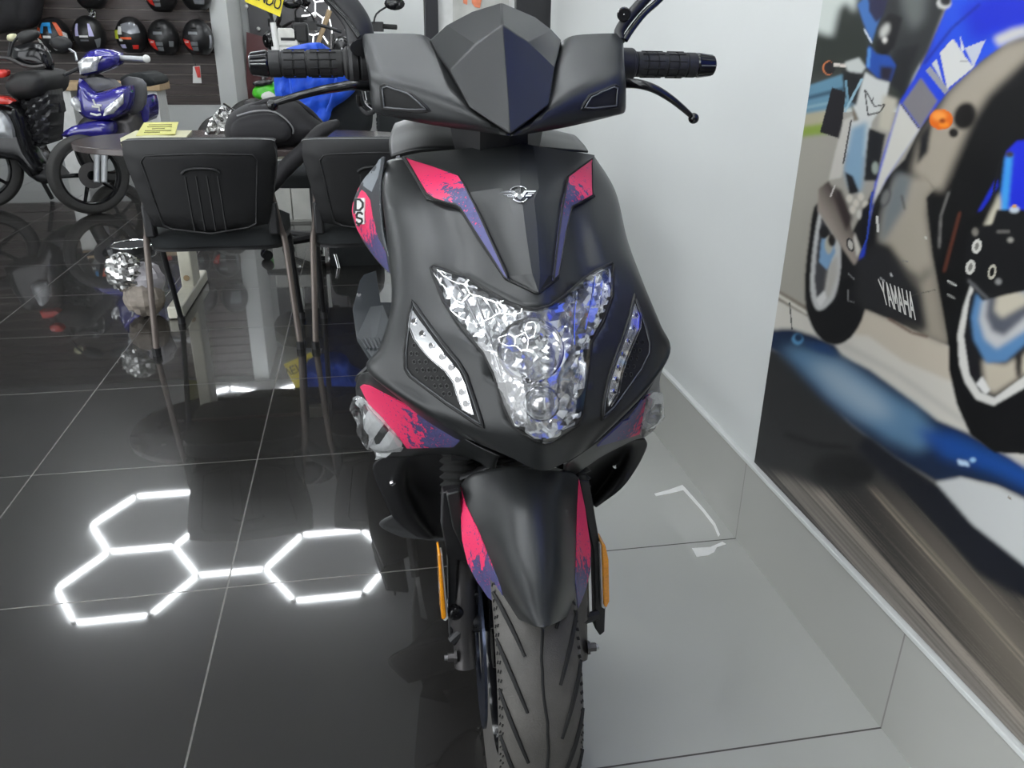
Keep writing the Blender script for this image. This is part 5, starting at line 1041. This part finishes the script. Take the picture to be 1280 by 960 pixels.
b = MB(); b.tube([P(144, 72, 6.15), P(180, 74, 6.1)], .018, 'silver', 10); gr = obj('grip', b, t); b = MB(); b.ball(P(183, 73.5, 6.1), .026, 'white', 10, 8); obj('bar_end', b, gr)
b = MB(); b.tube([P(80, 94, 5.95), P(97, 86, 6.05)], .012, 'black', 8); obj('brake_lever', b, t)
b = MB(); b.tube([P(96, 76, 6.1), P(94, 66, 6.12), P(82, 58, 6.12)], .008, 'silver', 6); ms = obj('mirror_stem', b, t); b = MB(); b.ball(P(76, 54, 6.12), (.07, .02, .045), 'black', 12, 8); obj('mirror_head', b, ms)
for pts in ([(116, 124), (119, 131), (127, 132)], [(115, 133), (124, 134), (124, 139)], [(113, 142), (121, 144), (126, 143)]):
    b = MB(); b.tube([P(u, v, 5.955) for u, v in pts], .007, 'white', 5); obj('white_graphic', b, sh)
b = MB(); b.tube([V((wc.x+.62, wc.y+.75, .26)), V((wc.x+.50, wc.y+.72, .012))], .014, 'black', 8); obj('side_stand', b, t)

t = thing('motorcycle', 'black motorcycle with a plastic-wrapped flank and red trim, cut by the left picture edge', 'motorcycle', (-2.55, 6.3, 0))
wc = PZ(-18, 262, 0); wheel(t, V((wc.x, wc.y, .29)), (.45, -.9, 0), .29, .10, .21, ('front_wheel',)); wheel(t, V((wc.x+.55, wc.y+1.15, .29)), (.75, -.6, 0), .29, .10, .21, ('rear_wheel',))
panel('seat', [(6, 108), (12, 97), (22, 90), (40, 88), (53, 92), (57, 105), (52, 118), (38, 123), (18, 123)], 6.25, 'rubber', t, .5, .07, 14)
b = MB(); q = random.Random(2); sheet(b, [(20, 122), (40, 121), (60, 113), (63, 140), (61, 180), (48, 184), (34, 176), (26, 140)], flat(6.3), 'wrap', 0, .3, 4, dome=.05, dw=14, fn=lambda u, v: .018*math.sin((u+v*1.15)*.42)); obj('wrapped_side', b, t, smooth=40)
panel('fairing', [(-30, 128), (0, 128), (20, 134), (30, 160), (40, 190), (52, 212), (40, 220), (20, 200), (-30, 190)], 6.15, 'blackgloss', t, .3, .04, 14)
panel('lower_cover', [(18, 195), (38, 190), (56, 210), (70, 224), (56, 230), (36, 220)], 6.2, 'black', t, .3, .04, 10)
panel('red_trim', [(-10, 120), (4, 121), (16, 127), (12, 130), (-10, 130)], 6.05, 'redp', t, .08, .01, 3, 4, rd=0); panel('tail_lamp', [(-8, 88), (6, 87), (9, 92), (4, 97), (-8, 96)], 6.2, 'redp', t, .06, .01, 4, 4)
panel('pale_cowl', [(-6, 140), (4, 142), (12, 155), (16, 172), (6, 172), (-6, 168)], 6.05, 'silver', t, .05, .015, 5)
for c, r in (((48, 186), .05), ((55, 192), .04), ((44, 200), .05), ((58, 204), .06), ((52, 178), .035)):
    b = MB(); b.lathe([(r, 0), (r, .12), (r*.7, .14), (.001, .14)], P(c[0], c[1], 6.45), (.2, -1, 0), 'steel' if r < .045 else 'dksteel', 12); obj('engine_case', b, t, smooth=30)
panel('side_case', [(63, 124), (72, 121), (77, 140), (72, 143), (70, 160), (64, 162), (61, 142)], 6.5, 'black', t, .1, .01, 5)
b = MB(); b.tube(crs([P(-2, 72, 6.2), P(12, 74, 6.2), P(30, 82, 6.2), P(44, 84, 6.2), P(56, 82, 6.2)], 3), .014, 'dksteel', 8); obj('handlebar', b, t)
b = MB(); b.tube([P(12, 70, 6.25), P(16, 54, 6.25), P(24, 44, 6.25)], .008, 'black', 6); ms = obj('mirror_stem', b, t); panel('mirror_head', [(20, 46), (27, 39), (42, 37), (48, 42), (42, 50), (28, 55)], 6.25, 'rubber', ms, .04, .02, 6, 4)
panel('windscreen', [(14, 62), (24, 56), (50, 54), (62, 70), (64, 88), (40, 86), (18, 78)], 6.5, 'blackgloss', t, .05, .03, 12)
panel('indicator', [(9, 44), (16, 42), (19, 48), (16, 52), (9, 50)], 6.3, 'palepaper', t, .05, .015, 4, 3, lab='pale yellow indicator'); b = MB(); b.tube([P(14, 50, 6.32), P(10, 74, 6.3)], .01, 'black', 6); obj('indicator_stalk', b, t)
b = MB(); b.tube([P(45, 212, 6.5), V((P(45, 212, 6.5).x+.05, 6.55, .01))], .016, 'black', 8); obj('side_stand', b, t)

t = thing('display_bench', 'white bench with a pale wooden top behind the blue motorcycle', 'bench', tuple(PZ(130, 200, 0)))
yb_ = 7.9; a_, c_ = P(62, 108, yb_), P(200, 108, yb_)
b = MB(); b.box(((a_.x+c_.x)/2, yb_+.2, a_.z), (c_.x-a_.x, .42, .07), 'wood'); obj('wooden_top', b, t, bevel=.006)
for u0_, u1_ in ((63, 88), (184, 196)):
    x0, x1 = P(u0_, 120, yb_).x, P(u1_, 120, yb_).x; b = MB(); b.box(((x0+x1)/2, yb_+.2, (a_.z-.035)/2), (x1-x0, .36, a_.z-.035), 'white'); obj('leg_panel', b, t, bevel=.004)

# ------------------------------------------------------------ helmets hung on the slatted wall
MT['hblack'] = mat('helmet_black', (.010, .010, .011), .35); MT['hred'] = mat('sticker_red', (.62, .03, .02), .4); MT['hgrey'] = mat('label_grey', (.16, .17, .18), .4); MT['horange'] = mat('helmet_orange', (.68, .10, .02), .3); MT['hblue'] = mat('helmet_blue', (.03, .25, .55), .3); MT['hviolet'] = mat('helmet_violet', (.50, .48, .75), .3); MT['hyellow'] = mat('helmet_yellow', (.62, .70, .05), .35); MT['visor'] = mat('visor_grey', (.22, .23, .25), .12, .2)
HY = 9.09; HS = .150
def hsurf(c, R): 
    rx, ry, rz = HS*.98, HS*1.1, HS*1.22
    def f(a, e):   # a = heading from straight at the viewer (+ to the right), e = elevation
        p = V((math.sin(a)*math.cos(e)*rx, -math.cos(a)*math.cos(e)*ry, math.sin(e)*rz*(1 if e > 0 else .92))); n = V((p.x/rx**2, p.y/ry**2, p.z/rz**2)).normalized(); return R @ p+c, R @ n
    return f
def helmet(label, px, patches, base='hblack', rot=0.0, visor=None, hookpx=None):
    c = P(px[0], px[1], HY); t = thing('helmet', label, 'helmet', tuple(c), 'helmets hung on the slatted wall'); R = Matrix.Rotation(rot, 3, 'Z'); f = hsurf(c, R)
    b = MB(); rows = []
    for i in range(17):
        e = -1.05+(PI/2+1.05-.01)*i/16; rows.append([f(2*PI*k/28, e)[0] for k in range(28)])
    lo = [f(2*PI*k/28, -1.05)[0]*.75+c*.25+V((0, 0, -.03)) for k in range(28)]
    b.grid([lo]+rows, base, cu=True); obj('shell', b, t, smooth=60)
    b = MB(); b.loft([[p*.98+c*.02 for p in lo], [p*.5+c*.5+V((0, 0, -.05)) for p in lo]], 'rubber', caps=True); obj('lining', b, t)
    for nm, poly, m in patches:
        b = MB(); sheet(b, poly, f, m, .006, .008, .12); o = obj(nm, b, t, smooth=50); 
    b = MB(); b.tube(crs([V((c.x, c.y+.05, c.z+HS*1.15)), V((c.x, YS-.02, c.z+HS*1.3)), V((c.x, YS+.01, c.z+HS*1.3))], 3), .006, 'chrome', 6); obj('wall_hook', b, t)
    return t
fr = lambda a0, e0, a1, e1, sk=0: [(a0, e0), (a1, e0), (a1+sk, e1), (a0+sk, e1)]
logo = [('red_sticker', [(-1.0, .02), (-.42, -.08), (-.36, -.62), (-.62, -.52), (-.86, -.25)], 'hred'), ('sticker_lettering', fr(-.82, -.10, -.5, -.20), 'white'), ('grey_label', fr(-.34, -.16, .10, -.36), 'hgrey'), ('grey_label', fr(-.32, -.44, .10, -.66), 'hgrey'), ('vent', fr(-.3, .62, .1, .55), 'groove'), ('vent_cover', fr(-.45, .36, .15, .22), 'hgrey')]
helmet('black helmet with a red sticker, second from the white column', (205, 49), logo+[('side_badge', fr(.5, -.10, .8, -.4), 'hgrey')])
helmet('black helmet with a red sticker beside the white column, a price tag below it', (248, 49), logo+[('visor_edge', fr(.95, .2, 1.15, -.5), 'visor')])
helmet('helmet with grey visor and yellow, white and orange graphics, third from the white column', (165, 46), [('visor', [(-.5, .62), (.1, .75), (.75, .6), (.8, .2), (.2, .12), (-.3, .25)], 'visor'), ('yellow_flash', fr(-1.15, .32, -.72, -.12), 'hyellow'), ('white_graphic', fr(-.68, .5, -.38, .1), 'white'), ('orange_graphic', fr(-.5, -.02, .2, -.14), 'horange'), ('white_graphic', fr(-.65, -.1, -.4, -.24), 'white'), ('red_graphic', fr(.2, -.45, .62, -.68), 'hred'), ('violet_graphic', fr(-.7, -.42, -.3, -.64), 'hviolet')])
helmet('black helmet with pale violet stripes, above the blue motorcycle', (112, 45), [('violet_stripe', [(-.62, .6), (-.45, .62), (-.38, -.02), (-.62, -.02)], 'hviolet'), ('violet_stripe', [(.28, .62), (.42, .6), (.55, -.02), (.25, -.02)], 'hviolet'), ('front_label', fr(-.32, .02, .2, -.08), 'white'), ('chin_graphic', [(.55, -.2), (.95, -.1), (.9, -.6), (.7, -.65)], 'hgrey'), ('vent', fr(-.3, -.2, .2, -.28), 'hgrey')])
helmet('orange and white helmet with a blue emblem, nearest the left picture edge', (69, 47), [('orange_stripe', [(-1.05, .5), (-.68, .45), (-.55, -.05), (-.85, .0)], 'horange'), ('orange_stripe', [(.32, .8), (.62, .78), (.9, .1), (.6, .08)], 'horange'), ('white_cheek', [(-1.1, -.05), (-.7, -.15), (-.3, -.82), (-.62, -.62)], 'white'), ('white_cheek', [(.8, .3), (1.1, .2), (1.2, -.55), (.8, -.5)], 'white'), ('blue_emblem', [(-.55, .75), (.15, .78), (.2, .2), (.02, .2), (-.02, .55), (-.36, .55), (-.4, .2), (-.58, .2)], 'hblue'), ('white_label', fr(-.38, .08, .1, -.04), 'white'), ('clear_visor', [(-.1, -.3), (.5, -.2), (.7, -.6), (.2, -.75)], 'headl')])
helmet('black helmet of the upper row with a red sticker, lower half showing', (201, -6), logo)
helmet('dark helmet of the upper row with a grey visor, next to the white column', (245, -8), [('visor', [(-.2, .2), (.6, .2), (.7, -.6), (0, -.6)], 'visor')])
helmet('plain black helmet of the upper row, above the violet striped one', (113, -10), [('visor', [(-.6, .2), (.4, .2), (.4, -.4), (-.6, -.4)], 'blackgloss')])
b = MB(); sheet(b, [(241, 83), (250, 82), (252, 104), (241, 104)], flat(HY-.02), 'white', 0, .006, 6); o = single('price_tag', b, 'red and white price tag dangling below the last helmet', 'tag', tuple(P(246, 93, HY-.02)), smooth=0); ORG = V(o.location)
b = MB(); sheet(b, [(243, 83.5), (249.5, 83), (251, 97), (247, 97)], flat(HY-.028), 'hred', 0, .004, 5); obj('red_print', b, o, smooth=0); b = MB(); b.tube([P(245, 83, HY-.02), P(240, 68, HY-.02)], .004, 'black', 5); obj('string', b, o)
b = MB(); sheet(b, rnd([(-30, -60), (40, -60), (46, -20), (44, 14), (36, 32), (16, 36), (-30, 36)], 3), flat(8.9), 'bag', 0, .2, 9, dome=.06, dw=20, fn=lambda u, v: .02*math.sin(u*.25)); single('riding_jacket', b, 'black riding jackets hanging at the top left corner of the slatted wall', 'jacket', tuple(P(20, 0, 8.95)), smooth=60)
t = thing('chain_lock', 'steel chain lock hanging on the slatted wall below the upper helmets', 'lock', tuple(P(114, 16, 9.285)))
for k, (u, v) in enumerate(((112, 11), (114, 13), (116, 16), (115, 18), (116, 20))):
    c = P(u, v, 9.285); b = MB(); b.tube([c+V((.02*math.cos(2*PI*i/12), .012*math.sin(2*PI*i/12)*(k % 2), .03*math.sin(2*PI*i/12))) for i in range(12)], .007, 'chrome', 6, closed=True); obj('link', b, t)

# ------------------------------------------------------------ the alcove beyond the column
YA = 10.2
MT['board'] = mat('dark_board', (.045, .043, .046), .35, noise=.15, scale=4); MT['maroon'] = mat('maroon_board', (.10, .028, .03), .4)
a_, c_ = P(310, 20, YA), P(440, 20, YA)
t = thing('pegboard', 'dark wall board with white knobs beyond the white column', 'wall board', ((a_.x+c_.x)/2, YA, 1.2))
b = MB(); b.box(((a_.x+c_.x)/2, YA+.03, 1.3), (c_.x-a_.x, .05, 2.3), 'board'); obj('board', b, t)
for u, v in ((308, 8), (323, 36), (332, 48), (313, 45), (395, 37), (393, 19.5), (433, 37), (440, 20)):
    b = MB(); b.ball(P(u, v, YA-.03), .022, 'white', 10, 8); obj('knob', b, t)
b = MB(); sheet(b, [(308, 40), (350, 52), (354, 70), (352, 130), (308, 130)], flat(YA-.10), 'maroon', 0, .03, 14); single('maroon_panel', b, 'maroon panel leaning below the dark board by the column', 'panel', tuple(P(330, 100, YA-.02)), smooth=0)
MT['softtube'] = mat('small_tube', (1, 1, 1), .5, emit=(.95, .98, 1), es=1.2)
t = thing('hexagon_wall_light', 'lit white hexagon tubes on the dark board above the blue jacket', 'wall light', tuple(P(400, 30, YA-.05)))
for pts in ([(377, 20), (386, 19), (394, 15.5)], [(394, 15.5), (404, 23)], [(394, 15.5), (394, 2.5)], [(394, 2.5), (405, 1)], [(394, 2.5), (388, -6)], [(404, 23), (411, 17)], [(404, 23), (401, 41)], [(401, 41), (392, 44)], [(392, 44), (383, 42)], [(392, 44), (391, 55)], [(409, -4), (412, 14)], [(412, 24), (415, 40), (413, 54)], [(404, 45), (411, 56)], [(382, 2), (384, 8), (381, 14)]):
    b = MB(); b.tube([P(u, v, YA-.06) for u, v in pts], .008, 'softtube', 6); obj('light_tube', b, t)
b = MB(); b.ball(P(413, 55, YA-.08), .03, 'palepaper', 10, 8); obj('end_knob', b, t)
b = MB(); q0, q1 = P(412, 13, YA-.18), P(396, 58, YA-.24); b.tube([q0, q0*.5+q1*.5, q0+(q1-q0)*(q0.z/(q0.z-q1.z))], [.03, .026, .022], 'wood', 8); single('wooden_stick', b, 'pale wooden stick leaning across the small hexagon lights', 'stick', tuple(P(404, 34, YA-.2)))
def bike(label, hx, y, face, tankm, gauge=False):
    """a naked motorcycle seen from the front; hx = pixel of the steering head"""
    top = P(hx[0], hx[1], y); t = thing('motorcycle', label, 'motorcycle', (top.x, y, 0)); R = Matrix.Rotation(face, 3, 'Z'); B = V((top.x, y, 0)); W = lambda x, yy, z: B+R @ V((x, yy, z))
    wheel(t, W(0, -.38, .30), R @ V((1, 0, 0)), .30, .10, .21, ('front_wheel',)); wheel(t, W(0, 1.0, .30), R @ V((1, 0, 0)), .30, .13, .21, ('rear_wheel',)); z = top.z
    for s in (-1, 1):
        b = MB(); b.tube([W(s*.1, -.36, .30), W(s*.1, 0, z-.02)], .024, 'dksteel', 10); obj('fork_leg', b, t)
        b = MB(); b.tube(crs([W(s*.02, .02, z), W(s*.2, .04, z+.05), W(s*.30, .1, z+.05)], 3), .014, 'black', 8); b.tube([W(s*.29, .09, z+.05), W(s*.42, .15, z+.045)], .020, 'rubber', 10); b.box(W(s*.27, .08, z+.045), (.09, .08, .075), 'black', R); obj('handlebar', b, t)
        b = MB(); b.tube(crs([W(s*.24, .05, z+.06), W(s*.27, .03, z+.14), W(s*.36, .06, z+.20)], 3), .008, 'black', 6); ms = obj('mirror_stem', b, t); b = MB(); b.ball(W(s*.42, .06, z+.22), (.085, .03, .05), 'blackgloss', 14, 8, R); obj('mirror_head', b, ms, smooth=60)
    b = MB(); b.loft([[W(x, .2+dy, zz) for x, zz in ((-w_, .78), (-w_*.9, .93), (0, .98), (w_*.9, .93), (w_, .78))] for dy, w_ in ((-.05, .06), (.05, .14), (.3, .15), (.45, .08))], tankm); obj('fuel_tank', b, t, smooth=50)
    b = MB(); b.loft([[W(x, yy, zz) for x, zz in ((-w_, .76), (-w_, .84), (w_, .84), (w_, .76))] for yy, w_ in ((.6, .08), (.75, .13), (1.15, .10), (1.35, .05))], 'fabric'); obj('seat', b, t, smooth=50)
    b = MB(); b.loft([[W(x, yy, zz) for x, zz in ((-w_, .28), (-w_, .7), (w_, .7), (w_, .28))] for yy, w_ in ((-.02, .06), (.1, .16), (.5, .16), (.65, .08))], 'dksteel'); obj('engine', b, t, smooth=30, bevel=.02)
    b = MB(); b.lathe([(.001, .07), (.06, .065), (.085, .03), (.09, 0), (.06, -.08), (.001, -.1)], W(0, -.10, z-.12), R @ V((0, -1, -.1)), 'blackgloss', 20); b.lathe([(.001, .072), (.075, .045)], W(0, -.10, z-.12), R @ V((0, -1, -.1)), 'headl', 20); obj('headlamp', b, t, smooth=40)
    if gauge:
        b = MB(); b.lathe([(.075, -.02), (.085, .02), (.07, .03), (.065, .02)], W(.0, -.03, z+.09), R @ V((0, -1, .3)), 'black', 24); g = obj('gauge', b, t, smooth=30); b = MB(); b.lathe([(.066, .021), (.001, .021)], W(0, -.03, z+.09), R @ V((0, -1, .3)), 'headl', 24); obj('dial', b, g)
    b = MB(); b.tube([W(0, .9, .3), W(0, .55, .4)], .03, 'black', 8); b.tube([W(-.08, .5, .3), W(-.22, .55, .012)], .014, 'black', 8); obj('swing_arm', b, t)
    return t
bike('motorcycle with a round dial standing behind the yellow sale sign', (350, 34), 8.75, -1.0, 'redp', True)
bike('black motorcycle against the white rear wall, its mirror beside the scooter', (430, 40), 7.35, -.15, 'blackgloss')
MT['signy'] = mat('sign_yellow', (.80, .66, .02), .5); MT['signk'] = mat('sign_black', (.02, .02, .02), .5)
ys_ = 6.44; b = MB(); sheet(b, [(306, 2), (350, 21), (362, -35), (318, -54)], flat(ys_), 'signy', 0, .006, 12); o = single('sale_sign', b, 'yellow sign reading VENDO tilted over the handlebar by the column', 'sign', tuple(P(334, -16, ys_)), smooth=0); ORG = V(o.location)
b = MB()
for q in strokes('VENDO', lw=.075, gap=.35, aspect=.7): sheet(b, [(305+44*x+2.8*y, -7.5+19*x-12*y) for x, y in q], flat(ys_-.006), 'signk', 0, .003, 4)
obj('lettering', b, o, smooth=0)
b = MB(); b.tube([P(334, -10, ys_+.01), P(341, 29, 6.5)], .012, 'black', 6); obj('sign_tie', b, o)
b = MB(); x0, x1 = P(347, 48, 6.7).x, P(372, 48, 6.7).x; zt, zb = P(360, 35, 6.7).z, P(360, 58, 6.7).z
t = thing('desk', 'small white desk behind the office chair', 'desk', ((x0+x1)/2, 6.8, 0)); b.box(((x0+x1)/2+.02, 6.85, zb-.02), (.27, .5, .035), 'white'); obj('desk_top', b, t, bevel=.004)
for s in (-1, 1): b = MB(); b.box(((x0+x1)/2+.02+s*.115, 6.85, (zb-.04)/2), (.035, .46, zb-.04), 'white'); obj('side_panel', b, t, bevel=.003)
t = thing('printer', 'white boxy printer on the small desk behind the blue jacket', 'printer', ((x0+x1)/2, 6.8, zb)); b = MB(); b.box(((x0+x1)/2, 6.82, (zt+zb)/2), (x1-x0, .2, zt-zb), 'white'); obj('body', b, t, bevel=.012); b = MB(); b.box(((x0+x1)/2+.09, 6.80, zt-.03), (.12, .16, .14), 'black'); obj('paper_tray', b, t, bevel=.02); b = MB(); b.box(((x0+x1)/2, 6.717, zb+.05), ((x1-x0)*.7, .01, .02), 'black'); obj('slot', b, t)
b = MB(); b.tube([P(341, 28, 6.5), P(347, 66, 6.5), V((P(347, 66, 6.5).x, 6.5, .0))], .022, 'white', 10); single('white_pole', b, 'thin white pole standing between the column and the blue jacket', 'pole', tuple(V((P(347, 66, 6.5).x, 6.5, 0))))
MT['green'] = mat('bright_green', (.08, .55, .03), .3, noise=.4, scale=9)
t = thing('dirt_helmet', 'bright green and white helmet low behind the black backpack', 'helmet', tuple(P(330, 126, 7.3)))
panel('shell', [(316, 112), (324, 105), (338, 104), (347, 108), (348, 120), (338, 126), (324, 124), (316, 120)], 7.3, 'green', t, .2, .05, 8, 4); panel('white_graphic', [(327, 118), (336, 114), (345, 120), (340, 127), (328, 124)], 7.24, 'white', t, .02, .01, 4, 3); panel('dark_visor', [(316, 103), (330, 100), (342, 101), (336, 106), (320, 108)], 7.25, 'blackgloss', t, .05, .01, 3, 3)
t = thing('low_cabinet', 'low dark cabinet under the green helmet', 'cabinet', tuple(V((P(332, 126, 7.3).x, 7.5, 0)))); zc = P(332, 126, 7.3).z; b = MB(); b.box((P(332, 126, 7.3).x, 7.5, zc/2), (.34, .4, zc-.005), 'board'); obj('body', b, t, bevel=.005); b = MB(); b.box((P(332, 126, 7.3).x, 7.295, zc/2), (.31, .015, zc*.9), 'board'); obj('door', b, t, bevel=.003)
# poster on the door leaf
MT['pgrey'] = mat('poster_grey', (.46, .46, .43), .5, noise=.2, scale=14); MT['porange'] = mat('poster_orange', (.72, .22, .11), .5, noise=.2, scale=30)
b = MB(); sheet(b, [(566, -70), (636, -70), (636, 30), (566, 30)], flat(3.835), 'pgrey', 0, .003, 20); o = single('door_poster', b, 'grey poster with an orange figure on the white door behind the scooter visor', 'poster', tuple(P(600, -20, 3.835)), smooth=0); ORG = V(o.location)
b = MB(); sheet(b, [(590, -40), (602, -44), (604, -10), (600, 10), (594, 9), (590, 4), (588, -12)], flat(3.831), 'porange', 0, .002, 8); sheet(b, [(578, -30), (585, -34), (584, 6), (579, 4)], flat(3.831), 'porange', 0, .002, 8); obj('orange_print', b, o, smooth=0)
